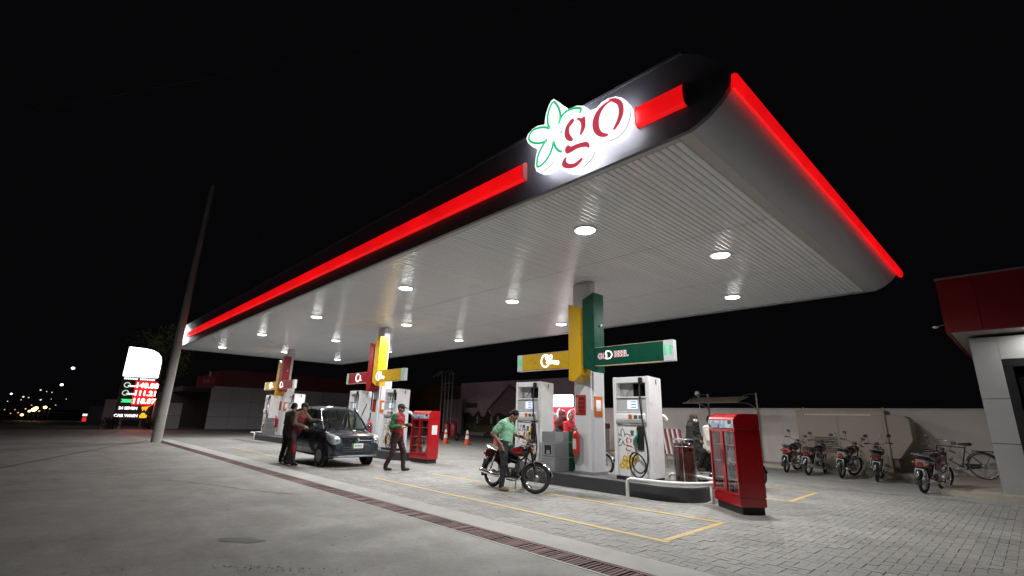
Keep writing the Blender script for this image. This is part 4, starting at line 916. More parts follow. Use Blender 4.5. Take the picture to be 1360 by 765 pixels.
for y0, p1, p2 in ((-.30, (1.10, -.22, 1.12), (.92, -.05, 1.52)), (.12, (1.12, .24, 1.10), (.96, .52, 1.60))):
    b = MB(); b.tube([(.98, y0, .985), p1, p2], .012, 6); q = Vector(p2); d_ = (q-Vector(p1)).normalized(); b.tube([q-d_*.22+Vector((.012, 0, 0)), q+d_*.16+Vector((.012, 0, 0))], .017, 6); b.build('wiper', DARK, car)

# ================================================================ people (one continuous skin each, from a blended distance field)
def _seg(P, a, b, ra, rb):
    a = np.array(a, np.float32); b = np.array(b, np.float32); ab = b-a; L2 = float(ab@ab)+1e-9
    t = np.clip(((P-a)@ab)/L2, 0, 1); d = P-a-t[..., None]*ab
    return np.sqrt((d*d).sum(-1))-(ra+(rb-ra)*t)
def _ell(P, c, r, M):
    q = (P-np.array(c, np.float32))@np.array(M, np.float32).T; r = np.array(r, np.float32)
    k0 = np.sqrt(((q/r)**2).sum(-1)); k1 = np.sqrt(((q/(r*r))**2).sum(-1))+1e-6
    return k0*(k0-1)/k1
def _dist(P, p): return _seg(P, *p[1:5]) if p[0] == 'c' else _ell(P, *p[1:4])
def _box(p, m):
    if p[0] == 'c':
        a, b = np.array(p[1]), np.array(p[2]); r = max(p[3], p[4])+m; return np.minimum(a, b)-r, np.maximum(a, b)+r
    c = np.array(p[1]); r = max(p[2])+m; return c-r, c+r
def sdf_mesh(name, prims, mats, res, parent, fold=0):
    lo = np.min([_box(p, .03)[0] for p in prims], 0); hi = np.max([_box(p, .03)[1] for p in prims], 0)
    n = np.ceil((hi-lo)/res).astype(int)+2; D = np.full(n, .2, np.float32)
    ax = [lo[i]+res*np.arange(n[i], dtype=np.float32) for i in range(3)]
    for p in prims:
        k = p[-1]; a, b = _box(p, .07); i0 = np.maximum(0, ((a-lo)/res).astype(int)); i1 = np.minimum(n, ((b-lo)/res).astype(int)+2)
        sl = tuple(slice(i0[i], i1[i]) for i in range(3))
        G = np.stack(np.meshgrid(*[ax[i][sl[i]] for i in range(3)], indexing='ij'), -1)
        d = _dist(G, p); o = D[sl]; h = np.maximum(k-np.abs(o-d), 0); D[sl] = np.minimum(o, d)-h*h/(4*k)
    ins = D < 0; m = n-1
    cr = np.zeros(m, np.int8)
    for dx in (0, 1):
        for dy in (0, 1):
            for dz in (0, 1): cr += ins[dx:dx+m[0], dy:dy+m[1], dz:dz+m[2]]
    act = (cr > 0) & (cr < 8); idx = -np.ones(m, int); C = np.argwhere(act); idx[act] = np.arange(len(C))
    acc = np.zeros((len(C), 3)); cnt = np.zeros(len(C))
    cs = [(x, y, z) for x in (0, 1) for y in (0, 1) for z in (0, 1)]
    for u in cs:
        for i in range(3):
            if u[i]: continue
            v = list(u); v[i] = 1
            d0 = D[C[:, 0]+u[0], C[:, 1]+u[1], C[:, 2]+u[2]]; d1 = D[C[:, 0]+v[0], C[:, 1]+v[1], C[:, 2]+v[2]]
            s = (d0 < 0) != (d1 < 0); t = np.where(s, d0/np.where(s, d0-d1, 1), 0)
            q = np.tile(np.array(u, float), (len(C), 1)); q[:, i] = t; acc += q*s[:, None]; cnt += s
    V = lo+(C+acc/cnt[:, None])*res; F = []
    for i in range(3):
        j, k = (i+1) % 3, (i+2) % 3
        A = np.moveaxis(ins, i, 0); E = np.argwhere((A[:-1] != A[1:]))
        # back to xyz order
        Q = np.zeros((len(E), 3), int); others = [q for q in range(3) if q != i]; Q[:, i] = E[:, 0]; Q[:, others[0]] = E[:, 1]; Q[:, others[1]] = E[:, 2]
        ok = (Q[:, j] > 0) & (Q[:, k] > 0) & (Q[:, j] < m[j]) & (Q[:, k] < m[k]); Q = Q[ok]
        flip = ins[Q[:, 0], Q[:, 1], Q[:, 2]]
        def at(dj, dk):
            R_ = Q.copy(); R_[:, j] -= dj; R_[:, k] -= dk; return idx[R_[:, 0], R_[:, 1], R_[:, 2]]
        f = np.stack([at(1, 1), at(0, 1), at(0, 0), at(1, 0)], 1); f[~flip] = f[~flip][:, ::-1]; F.append(f)
    F = np.concatenate(F); F = F[(F >= 0).all(1)]
    # one relaxing pass
    for _ in range(2):
        S_ = np.zeros_like(V); N_ = np.zeros(len(V))
        for a, b in ((0, 1), (1, 2), (2, 3), (3, 0)):
            np.add.at(S_, F[:, a], V[F[:, b]]); np.add.at(S_, F[:, b], V[F[:, a]]); np.add.at(N_, F[:, a], 1); np.add.at(N_, F[:, b], 1)
        V = V*.55+.45*S_/np.maximum(N_, 1)[:, None]
    if fold:
        e1 = V[F[:, 2]]-V[F[:, 0]]; e2 = V[F[:, 3]]-V[F[:, 1]]; fn = np.cross(e1, e2); vn = np.zeros_like(V)
        for a in range(4): np.add.at(vn, F[:, a], fn)
        vn /= np.linalg.norm(vn, axis=1)[:, None]+1e-9
        x, y, z = V.T; w = np.sin(38*z+9*np.sin(11*x+5*y)+4*np.sin(13*y))*np.sin(17*x-21*y+6*np.sin(19*z))+.5*np.sin(61*z-33*x+40*y)
        near = np.stack([_dist(V.astype(np.float32), p) for p in prims]); tv = np.array([p[-2] for p in prims])[np.argmin(near, 0)]
        V = V+vn*(w*fold*np.isin(tv, (1, 2, 4, 6)))[:, None]
    fc = V[F].mean(1).astype(np.float32)
    tg = np.array([p[-2] for p in prims]); mi = tg[np.argmin(np.stack([_dist(fc, p) for p in prims]), 0)]
    me = bpy.data.meshes.new(name); me.from_pydata(V.tolist(), [], F.tolist())
    for q in mats: me.materials.append(q)
    me.polygons.foreach_set('material_index', mi.astype(int)); me.shade_smooth()
    o = bpy.data.objects.new(name, me); COL.objects.link(o); o.parent = parent
    return o
def cap_(a, b, ra, rb, tg, k=.02): return ('c', tuple(a), tuple(b), ra, rb, tg, k)
def nv(v): v = Vector(v); return v.normalized()
def hand(pr, w, d, nrm, s, curl=.8):
    """w wrist, d direction, nrm palm normal, s: side the thumb leaves"""
    w, d, nrm = Vector(w), nv(d), nv(nrm); nrm = (nrm-d*nrm.dot(d)).normalized(); sd = d.cross(nrm)*s
    for o in (-.022, 0, .022): pr.append(cap_(w+sd*o*.6, w+d*.085+sd*o, .020, .016, 0, .012))
    for o, l in ((.031, .066), (.011, .076), (-.010, .072), (-.030, .056)):
        a = w+d*.085+sd*o; b = a+(d*(1-curl*.25)+nrm*curl*.35).normalized()*l*.5; c = b+(d*(1-curl*.6)+nrm*curl*.8).normalized()*l*.5
        pr.append(cap_(a, b, .0102, .0095, 0, .004)); pr.append(cap_(b, c, .0095, .0085, 0, .004))
    a = w+d*.025+sd*.028; b = a+(d*.6+sd*.75).normalized()*.042; c = b+(d*.9+nrm*.35*curl+sd*.1).normalized()*.032
    pr.append(cap_(a, b, .014, .012, 0, .008)); pr.append(cap_(b, c, .012, .009, 0, .004))
SKIN = mat('skin_brown', (.27, .14, .085), .5, var=.08, scale=20)
HAIRM = mat('black_hair', (.006, .005, .005), .7, var=.3, scale=60, bump=.6, spec=.25)
EYED = mat('eye_dark', (.02, .015, .012), .2)
def person(name, label, loc, rz, J, top, bottom, shoe, vest=None, sleeve='long', res=.0115, hair='hair', hairm=None, kneepatch=None, mask=None, robe=False, scarfm=None):
    t = thing(name, label, 'person', loc, rz)
    M_ = [SKIN, top, bottom, shoe, vest or top, EYED, kneepatch or bottom, mat('lip_brown', (.18, .06, .05), .5)]
    g = lambda k: Vector(J[k]); pr = []; VT = 4 if vest else 1
    pel, nk, hd = g('pelvis'), g('neck'), g('head'); sR, sL = g('sR'), g('sL'); lat = (sL-sR).normalized(); axis = (nk-pel).normalized(); fwd = lat.cross(axis)
    hw = .085
    # torso
    for s in (-1, 1):
        pr.append(cap_(pel+lat*s*hw*.95+axis*.02, pel+lat*s*.075+axis*.16, .118, .108, VT, .05))
        pr.append(cap_(pel+lat*s*.075+axis*.14, nk+lat*s*.085-axis*.15, .105, .122, VT, .05))
        pr.append(cap_(nk+lat*s*.03-axis*.03, (sR if s < 0 else sL)-axis*.01, .060, .066, VT, .045))
        pr.append(cap_(pel+lat*s*.08-axis*.06, pel+lat*s*.085+axis*.03, .110, .118, 2, .03))
    pr.append(cap_(pel+axis*.05+fwd*.04, nk-axis*.18+fwd*.035, .10, .11, VT, .05))
    pr.append(cap_(nk-axis*.02, hd-axis*.05, .056, .052, 0, .02)); pr.append(cap_(nk-axis*.02+lat*.045, nk-axis*.02-lat*.045, .050, .050, VT, .02))
    # head
    hf, hu = nv(J['face']), nv(J.get('hup', axis)); hu = (hu-hf*hu.dot(hf)).normalized(); hs = hu.cross(hf); Mh = [tuple(hf), tuple(hs), tuple(hu)]
    pr.append(('e', tuple(hd+hu*.02-hf*.008), (.098, .076, .105), Mh, 0, .02)); pr.append(('e', tuple(hd-hu*.055+hf*.025), (.062, .055, .062), Mh, 0, .03))
    pr.append(cap_(hd+hf*.088+hu*.012, hd+hf*.104-hu*.022, .010, .015, 0, .012)); pr.append(cap_(hd+hf*.076-hu*.052-hs*.018, hd+hf*.076-hu*.052+hs*.018, .010, .010, 7, .004))
    for s in (-1, 1):
        pr.append(('e', tuple(hd+hs*s*.077-hu*.01-hf*.006), (.022, .010, .032), Mh, 0, .006)); pr.append(('e', tuple(hd+hf*.083+hs*s*.032+hu*.014), (.011, .015, .009), Mh, 5, .003))
        pr.append(cap_(hd+hf*.088+hs*s*.016+hu*.034, hd+hf*.080+hs*s*.046+hu*.032, .007, .006, 5, .003))
    # arms
    for s, a in (('R', -1), ('L', 1)):
        sh, el, wr = g('s'+s), g('e'+s), g('w'+s)
        if sleeve == 'short':
            pr.append(cap_(sh, sh.lerp(el, .72), .072, .070, 1, .02)); pr.append(cap_(sh.lerp(el, .4), el, .047, .043, 0, .012)); pr.append(cap_(el, wr, .043, .029, 0, .02))
        else:
            pr.append(cap_(sh, el, .068, .056, 1, .025)); pr.append(cap_(el, wr, .055, .043, 1, .025)); pr.append(cap_(wr, wr+(wr-el).normalized()*.02, .03, .028, 0, .008))
        hd_ = nv(J.get('d'+s, wr-el)); hand(pr, wr+hd_*.01, hd_, J.get('n'+s, (0, -a, -.3)), a if J.get('t'+s, 1) > 0 else -a, J.get('c'+s, .8))
    # legs
    for s, a in (('R', -1), ('L', 1)):
        hp, kn, an, to = g('h'+s), g('k'+s), g('a'+s), g('t_'+s)
        pr.append(cap_(hp, kn, .098, .072, 2, .04)); pr.append(cap_(kn, an+Vector((0, 0, .02)), .071, .056, 2, .03))
        if kneepatch and s == 'R': pr.append(cap_(kn.lerp(hp, .10)-Vector((0, .01, 0)), kn.lerp(an, .22)-Vector((0, .01, 0)), .077, .073, 6, .02))
        pr.append(cap_(an-Vector((0, 0, .035)), an-Vector((0, 0, .035)).lerp(Vector(), 0)+(to-an)*.15, .046, .046, 3, .02)); pr.append(cap_(an-Vector((0, 0, .04)), to, .044, .036, 3, .02))
    if robe:
        pr = [p for p in pr if p[-2] not in (2, 6)] if not J.get('seated') else pr
        pr.append(cap_(pel+axis*.1, (g('kR')+g('kL'))/2, .17, .15, 1, .05)); pr.append(cap_((g('kR')+g('kL'))/2, (g('aR')+g('aL'))/2, .15, .16, 1, .05))
        pr.append(cap_(nk, pel, .15, .17, 1, .05))
    sdf_mesh('body', pr, M_, res, t, .0055)
    # hair / cap / scarf
    if hair == 'hair':
        h = [('e', tuple(hd+hu*.042-hf*.022), (.094, .083, .092), Mh, 0, .02), ('e', tuple(hd-hf*.055-hu*.005), (.055, .076, .075), Mh, 0, .02)]
        sdf_mesh('hair', h, [hairm or HAIRM], .009, t)
    elif hair == 'cap':
        h = [('e', tuple(hd+hu*.055-hf*.008), (.108, .088, .075), Mh, 0, .01), ('e', tuple(hd+hf*.13+hu*.050), (.075, .070, .012), Mh, 0, .015), ('e', tuple(hd-hf*.04+hu*.01), (.062, .082, .05), Mh, 0, .02)]
        sdf_mesh('cap', h, [hairm or DARK], .009, t)
    elif hair == 'scarf':
        h = [('e', tuple(hd+hu*.035-hf*.028), (.120, .105, .122), Mh, 0, .03), ('e', tuple(hd-hu*.09-hf*.01), (.085, .09, .09), Mh, 0, .04), cap_(nk-axis*.02-lat*.09, nk-axis*.02+lat*.09, .085, .085, 0, .05), cap_(nk-axis*.05, nk-axis*.3+fwd*.04, .12, .14, 0, .06)]
        sdf_mesh('headscarf', h, [scarfm or top], .011, t)
    if mask:
        sdf_mesh('face_mask', [('e', tuple(hd+hf*.060-hu*.035), (.055, .064, .052), Mh, 0, .02)], [mask], .008, t)
    return t
CL = lambda n, c, s=12: mat(n, c, .85, var=.22, scale=s, bump=.4, bscale=25)
# man in the mint shirt astride his motorcycle, head bowed, one hand on the hip
J = dict(pelvis=(0, 0, .89), neck=(.035, .0, 1.385), head=(.18, .0, 1.465), face=(.58, -.05, -.81), hup=(.8, 0, .6), sR=(-.005, -.19, 1.315), sL=(.04, .19, 1.315),
         eR=(-.20, -.25, 1.09), wR=(-.02, -.24, .88), dR=(.25, .05, -1), nR=(.2, 1, 0), eL=(.14, .25, 1.08), wL=(.36, .13, 1.02), nL=(0, -.4, -1), hR=(0, -.10, .86), hL=(0, .10, .86),
         kR=(.07, -.24, .48), kL=(.29, .15, .48), aR=(.05, -.36, .085), aL=(.36, .27, .085), t_R=(.20, -.40, .04), t_L=(.51, .25, .04))
person('person', 'man in mint green short-sleeved shirt standing astride his motorcycle, head bowed', (MX-.26, MY, 0), R(30), J, CL('mint_shirt', (.26, .52, .34)), CL('black_trousers', (.022, .022, .025)), mat('tan_sandal', (.30, .24, .16), .6), None, 'short', .0105)
# attendant walking, cap and mask, red vest over green sleeves
J = dict(pelvis=(0, 0, .90), neck=(.02, 0, 1.46), head=(.055, 0, 1.60), face=(.97, -.10, -.22), sR=(-.02, -.195, 1.40), sL=(.03, .195, 1.40), eR=(-.10, -.25, 1.12), wR=(.14, -.17, 1.13), nR=(0, .6, -.6), eL=(.03, .25, 1.13), wL=(.24, .13, 1.17), nL=(0, -.6, -.6),
         hR=(-.02, -.095, .87), hL=(.02, .095, .87), kR=(-.05, -.10, .47), kL=(.17, .09, .48), aR=(-.22, -.10, .10), aL=(.20, .09, .085), t_R=(-.06, -.11, .045), t_L=(.35, .10, .045))
ATR = CL('maroon_trousers', (.045, .016, .018)); RVEST = CL('red_vest', (.28, .014, .025)); CAPM = CL('black_cap', (.015, .015, .016))
person('person', 'attendant in black cap, red vest and green sleeves walking past the red cabinet', (-11.93, 7.14, 0), R(38), J, CL('green_sleeves', (.012, .105, .042)), ATR, mat('black_shoe', (.012, .012, .012), .4), RVEST, 'long', .0115, 'cap', CAPM, mask=CL('grey_mask', (.16, .16, .16)))
# attendant wiping the windscreen
J = dict(pelvis=(0, 0, .90), neck=(.12, .02, 1.44), head=(.185, .03, 1.575), face=(.93, .18, -.25), sR=(.06, -.18, 1.38), sL=(.13, .20, 1.40), eR=(.08, -.25, 1.12), wR=(.30, -.12, 1.05), nR=(0, .6, -.5), eL=(.34, .20, 1.21), wL=(.58, .19, 1.22), nL=(.3, -.2, -1), cL=.9,
         hR=(0, -.095, .87), hL=(0, .095, .87), kR=(.12, -.15, .47), kL=(-.12, .12, .47), aR=(.14, -.17, .09), aL=(-.22, .13, .10), t_R=(.29, -.20, .04), t_L=(-.07, .15, .04))
person('person', 'attendant in dark cap and red vest wiping the hatchback windscreen', (-14.62, 5.42, 0), R(42), J, CL('khaki_sleeves', (.10, .075, .05)), CL('dark_maroon_trousers', (.035, .014, .016)), mat('black_shoe', (.012, .012, .012), .4), CL('dark_red_vest', (.13, .012, .016)), 'long', .0125, 'cap', CAPM, kneepatch=CL('red_patch', (.20, .012, .016)))
J = dict(pelvis=(0, 0, .90), neck=(.03, .0, 1.44), head=(.08, .0, 1.575), face=(.9, .1, -.4), sR=(.0, -.19, 1.38), sL=(.03, .19, 1.38), eR=(.02, -.26, 1.12), wR=(.24, -.18, 1.02), nR=(0, .6, -.5), eL=(.06, .26, 1.12), wL=(.30, .16, 1.02), nL=(0, -.6, -.5),
         hR=(0, -.095, .87), hL=(0, .095, .87), kR=(.03, -.12, .47), kL=(.02, .12, .47), aR=(0, -.13, .09), aL=(-.05, .13, .09), t_R=(.15, -.16, .04), t_L=(.11, .17, .04))
person('person', 'attendant in dark khaki clothes standing at the rear side of the hatchback', (-15.30, 5.50, 0), R(110), J, CL('dark_khaki', (.055, .045, .032)), CL('black_trousers', (.022, .022, .025)), mat('black_shoe', (.012, .012, .012), .4), None, 'long', .0125, 'hair')
sq = thing('squeegee', 'dark squeegee held against the hatchback windscreen by the attendant', 'squeegee', (-14.03, 5.93, 1.22), R(28))
MB().tube([(-.08, 0, -.01), (.30, .02, .06)], .009, 6).build('handle', STEEL, sq); MB().box(.29, .32, -.13, .17, .05, .075).build('blade', BLACK, sq)
def seated(x=0, face=(1, 0, 0), arms=.4, pz=.87): return dict(seated=True, pelvis=(0, 0, pz), neck=(.05, 0, pz+.50), head=(.085, 0, pz+.63), face=face, sR=(.02, -.185, pz+.44), sL=(.02, .185, pz+.44), eR=(.10, -.24, pz+.18), wR=(arms, -.20, pz+.12), nR=(0, .3, -1), eL=(.10, .24, pz+.18), wL=(arms, .20, pz+.12), nL=(0, -.3, -1),
         hR=(0, -.10, pz-.02), hL=(0, .10, pz-.02), kR=(.38, -.20, pz-.14), kL=(.38, .20, pz-.14), aR=(.22, -.20, pz-.52), aL=(.22, .20, pz-.52), t_R=(.37, -.21, pz-.56), t_L=(.37, .21, pz-.56))
BLK = CL('black_robe', (.012, .012, .013)); SHOE = mat('brown_shoe', (.05, .03, .02), .5)
person('person', 'woman in black robe and brown headscarf with white mask on the motorcycle', (-6.10, 12.2, 0), R(0), seated(0, (.75, -.66, 0), .28, .88), BLK, BLK, SHOE, None, 'long', .014, 'scarf', None, None, CL('white_mask', (.68, .70, .72)), True, CL('brown_scarf', (.06, .035, .028)))
person('person', 'rider in white clothes seen at the edge of the near red cabinet', (-5.66, 12.2, 0), R(0), seated(0, (1, 0, -.2), .52, .86), CL('white_kameez', (.62, .60, .54)), CL('white_shalwar', (.60, .58, .52)), SHOE, None, 'long', .015)
person('person', 'rider in red shirt looking round behind the green bin', (-9.42, 11.3, 0), R(0), seated(0, (.78, -.62, 0), .46, .87), CL('red_shirt', (.50, .02, .03)), CL('grey_trousers', (.06, .06, .06)), SHOE, None, 'long', .014)
person('person', 'passenger in dark maroon shawl behind the red-shirted rider', (-9.74, 11.3, 0), R(0), seated(0, (1, -.2, 0), .22, .90), CL('maroon_shawl', (.09, .02, .02)), CL('dark_trousers', (.03, .025, .025)), SHOE, None, 'long', .015, 'scarf', None, None, None, True, CL('maroon_scarf', (.10, .03, .025)))

# ================================================================ surroundings
WALLM = mat('painted_boundary_wall', (.56, .515, .49), .8, var=.10, scale=.9, bump=.3)
bw = thing('boundary_wall', 'plain pinkish-white boundary wall behind the parked motorcycles', 'wall', (0, 20.1, 0))
MB().box(-17.2, -.55, 0, .2, -.1, 1.98).build('wall_face', WALLM, bw); MB().box(-17.25, -.52, -.03, .23, 1.982, 2.04).build('coping', mat('wall_coping', (.50, .46, .43), .8), bw, bevel=.008)
# generator enclosure
BEI = mat('beige_enclosure', (.27, .225, .185), .5, var=.08, scale=1.2)
ge = thing('generator_enclosure', 'large beige metal generator enclosure against the boundary wall', 'generator', (-4.2, 18.85, .12))
MB().prism([(-1.42, 0), (1.05, 0), (1.05, 1.82), (-1.42, 1.82)], 'y', 0, .95).build('casing', BEI, ge, bevel=.02)
MB().prism([(1.052, .40), (1.25, .42), (1.62, .95), (1.62, 1.55), (1.50, 1.66), (1.052, 1.70)], 'y', .06, .85).build('exhaust_hood', BEI, ge, bevel=.015)
MB().box(1.055, 1.20, .1, .8, 0, .395).build('hood_foot', mat('foot_grey', (.10, .09, .08), .6), ge)
MB().box(-1.15, .70, -.012, -.001, 1.66, 1.70).build('door_rail', mat('pale_rail', (.5, .46, .40), .4), ge, bevel=.003)
for x0, x1 in ((-1.36, -.22), (-.20, .96)):
    d_ = MB().box(x0, x1, -.014, -.0008, .10, 1.62).build('door', BEI, ge, bevel=.004); MB().box(x1-.12, x1-.09, -.035, -.0145, .95, 1.12).build('handle', STEEL, d_)
for i in range(9): MB().box(-.95, -.28, -.034, -.0145, .50+.055*i, .525+.055*i).build('louvre', mat('louvre_dark', (.05, .042, .036), .5), ge)
for x in (-1.3, .95): MB().torus((x, .45, 1.86), .05, .012, 'y', 16, 6).build('lifting_eye', BEI, ge)
# awning frame behind the near cabinet
aw = thing('awning_frame', 'small brown awning sheet on bent pipe frame above the boundary wall', 'awning', (0, 18.9, .12))
for x in (-8.68, -6.87): MB().cyl((x, 0, 0), (x, 0, 2.42), .035).build('post', mat('awning_post', (.22, .20, .17), .5, .3), aw)
for x in (-8.70, -6.89): MB().tube(spline([(x, -.02, 2.38), (x-.12, -.45, 2.36), (x-.30, -.85, 2.18), (x-.36, -.95, 2.05)], 5), .016, 6).build('bracket', STEEL, aw); MB().tube(spline([(x, -.02, 1.85), (x-.15, -.4, 2.03), (x-.36, -.9, 2.05)], 4), .014, 6).build('stay', STEEL, aw)
MB().add([(-9.25, -1.0, 2.02), (-7.2, -1.0, 2.04), (-7.0, -.35, 2.27), (-9.0, -.35, 2.25), (-9.25, -1.0, 2.035), (-7.2, -1.0, 2.055), (-7.0, -.35, 2.285), (-9.0, -.35, 2.265)], [(0, 1, 2, 3), (4, 5, 6, 7), (0, 1, 5, 4), (1, 2, 6, 5), (2, 3, 7, 6), (3, 0, 4, 7)]).build('sheet', mat('awning_sheet', (.17, .13, .10), .6), aw)
cc = thing('wall_floodlight', 'small unlit floodlight on a bracket above the boundary wall', 'floodlight', (-9.66, 20.2, 2.04))
MB().cyl((0, 0, 0), (0, 0, .72), .02).build('stem', STEEL, cc); MB().prism([(-.10, .55), (.08, .48), (.12, .62), (-.04, .72)], 'y', -.22, -.02).build('lamp_head', mat('floodlight_grey', (.5, .52, .52), .3, .4), cc, bevel=.02); MB().ell((.05, -.2, .52), (.06, .05, .07)).build('lamp_glass', LAMPGLASS, cc)
# crates stacked by the wall
CRM = mat('crate_pink_white', (.42, .36, .35), .6); CRD = mat('crate_dark', (.06, .02, .02), .6)
for i, lab in enumerate(('lowest pale crate stacked by the boundary wall behind the near column', 'upper pale crate stacked by the boundary wall behind the near column')):
    t = thing('crate', lab, 'crate', (-13.75, 18.6, .12+.48*i), 0, 'crates by the boundary wall')
    MB().box(-.45, .45, -.2, .2, 0, .46).build('shell', CRM, t, bevel=.012)
    for x in (-.2, .2): MB().prism([(x-.13, .22), (x+.13, .22), (x+.10, .38), (x-.10, .38)], 'y', -.212, -.201).build('grip_hole', CRD, t)
    MB().box(-.40, .40, -.215, -.2015, .06, .10).build('rib', mat('crate_rib', (.30, .25, .24), .6), t)
t = thing('crate_tray', 'dark red tray on top of the stacked pale crates', 'tray', (-13.75, 18.6, 1.08)); MB().box(-.48, .48, -.22, .22, .001, .22).build('tray_body', mat('tray_red', (.22, .03, .035), .5), t, bevel=.01); MB().box(-.44, .44, -.2, .2, .2205, .23).build('tray_lip', MAROON, t)
# striped barrier behind the near dispenser
t = thing('striped_barrier', 'maroon and white striped board leaning behind the near dispenser', 'barrier', (-8.12, 14.9, 0), R(-8))
for i in range(9): MB().prism([(-.35+.09*i, .45), (-.29+.09*i, .45), (-.43+.09*i, 1.22), (-.49+.09*i, 1.22)], 'y', 0, .03).build('stripe', [mat('stripe_maroon', (.16, .02, .03), .5), mat('stripe_white', (.5, .45, .43), .5)][i % 2], t)
for x in (-.3, .3): MB().cyl((x, .05, 0), (x-.02, .05, 1.2), .02).build('leg', STEEL, t)

# lit sign on the wall behind the near column
ls = thing('lit_wall_sign', 'glowing red and white sign behind the riders at the boundary wall', 'sign', (0, 19.45, .12))
MB().box(-17.3, -15.35, 0, .18, 0, 1.95).build('red_panel', glow('lit_red_panel', (.62, .05, .10), 1.0), ls, bevel=.01)
MB().box(-17.3, -16.05, -.01, .19, 1.96, 2.55).build('white_panel', glow('lit_white_panel', (1, .95, .97), 6.0), ls, bevel=.02)
b = MB()
for o_ in (O1, O2): b.prism([((x+3.17)*1.5-15.95, (z-5.25)*1.5+1.5) for x, z in o_], 'y', -.012, -.002)
b.build('letter_o', glow('lit_white_letter', (1, .98, .93), 1.3), ls)
b = MB()
for o_ in (G1, G2, G3, G4): b.prism([((x+3.7)*1.5-16.7, (z-5.25)*1.5+1.5) for x, z in o_], 'y', -.012, -.002)
b.build('letter_g', glow('lit_white_letter', (1, .98, .93), 1.3), ls)
MB().prism([(-15.95, .62), (-15.7, .78), (-15.5, .62), (-15.7, .52)], 'y', -.012, -.002).build('green_leaf', glow('lit_green_leaf', (.05, .5, .2), .9), ls)

# shop building at the right
sh = thing('shop_building', 'small shop with pale panelled wall and deep red roof fascia', 'building', (0, 15.4, .12))
PAN = mat('shop_panel', (.30, .30, .30), .45, var=.05, scale=1.0)
hts = [(.0, 1.02), (1.03, 1.98), (1.99, 3.36)]
for z0, z1 in hts: MB().box(-.73, -.275, 0, .12, z0, z1).build('wall_panel', PAN, sh, bevel=.004)
MB().box(-.74, 9, .1205, .2, -.1, 3.36).build('backing_wall', mat('shop_backing', (.06, .06, .06), .6), sh); MB().box(-.274, 9, .0, .12, 2.85, 3.36).build('wall_panel', PAN, sh, bevel=.004)
MB().box(-.735, -.60, .2005, 8, -.1, 3.36).build('side_wall', WALLM, sh)
dm = mat('door_frame_black', (.012, .012, .013), .35)
MB().box(-.273, 5, .01, .10, 2.68, 2.848).box(-.273, -.12, .01, .10, .0, 2.679).build('door_frame', dm, sh, bevel=.004)
MB().box(-.118, 3.2, .05, .06, .05, 2.675).build('door_glass', glass('shop_glass', (.6, .65, .66), .6), sh)
for z0, z1 in ((1.95, 2.45), (1.25, 1.9)): MB().box(-.07, .55, .075, .078, z0, z1).build('poster', mat('pale_poster', (.55, .57, .58), .5), sh)
SF = mat('shop_fascia_red', (.19, .012, .015), .4, var=.06, scale=.8)
for x0, x1 in ((-1.04, -.42), (-.415, 1.4), (1.405, 9)): MB().box(x0, x1, -.78, -.72, 3.42, 4.66).build('fascia_panel', SF, sh, bevel=.004)
MB().box(-1.04, -.98, -.7195, 8, 3.42, 4.66).build('fascia_panel', SF, sh); MB().box(-.97, 9, -.7195, 8, 3.43, 3.47).build('soffit', mat('shop_soffit', (.30, .27, .26), .6), sh); MB().box(-1.06, 9, -.80, 8, 4.661, 4.70).build('roof_sheet', mat('roof_sheet', (.2, .2, .2), .6), sh)
MB().tube([(-1.04, -.5, 3.66), (-1.14, -.52, 3.64), (-1.20, -.53, 3.62)], .012, 6).build('camera_arm', STEEL, sh); MB().ell((-1.22, -.54, 3.61), (.06, .05, .03)).build('camera_head', WHITE, sh)
MB().box(-.80, -.742, -.06, -.01, .95, 1.55)
nt = thing('wall_plaque', 'narrow red and white plaque beside the shop corner', 'plaque', (-.80, 19.9, 1.2)); MB().box(-.06, .10, -.02, .0, -.05, .68).build('plate', RED, nt, bevel=.004); MB().box(-.03, .06, -.024, -.0205, .12, .40).build('white_field', PLATE, nt)
sl = thing('shop_downlight', 'lit round downlight under the shop fascia', 'downlight', (.30, 14.95, 3.549)); MB().lathe([(.09, 0), (.09, -.02), (.07, -.03), (.01, -.034)], n=20).build('lens', LENS, sl)
ld = bpy.data.lights.new('shop_lamp', 'AREA'); ld.shape = 'DISK'; ld.size = .14; ld.energy = 14; ld.color = (1, .98, .95); lo = bpy.data.objects.new('shop_lamp', ld); COL.objects.link(lo); lo.parent = sl; lo.location = (0, 0, -.045)

# service building on the far side
kb = thing('service_building', 'low grey-panelled service building with maroon fascia beyond the farthest island', 'building', (-46, 0, 0))
KP = mat('service_panel', (.70, .68, .72), .45, var=.06, scale=.6); ys = [9.95+1.55*i for i in range(9)]
for i in range(8):
    for z0, z1 in ((0, .98), (.995, 2.20), (2.215, 3.40)): MB().box(-.06, 0, ys[i], ys[i+1]-.018, z0, z1).build('wall_panel', KP, kb, bevel=.006)
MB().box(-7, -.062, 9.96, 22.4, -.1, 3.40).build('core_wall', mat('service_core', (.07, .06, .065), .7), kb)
MB().box(-7, .30, 10.6, 22.6, 3.41, 4.75).build('fascia', mat('service_fascia', (.20, .03, .035), .5), kb, bevel=.01)
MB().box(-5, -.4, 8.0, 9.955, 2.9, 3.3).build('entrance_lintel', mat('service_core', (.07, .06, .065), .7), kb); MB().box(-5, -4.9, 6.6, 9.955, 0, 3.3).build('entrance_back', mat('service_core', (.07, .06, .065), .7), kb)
fsn = MB().box(.0, .40, 8.80, 10.0, 3.25, 4.12).build('fascia_sign', mat('service_sign_red', (.42, .012, .02), .4), kb, bevel=.01)
text('lettering', '24', .42, mat('sign_pale_letter', (.55, .35, .36), .5), fsn, (.405, 9.35, 3.70), EAST, .003, .012)
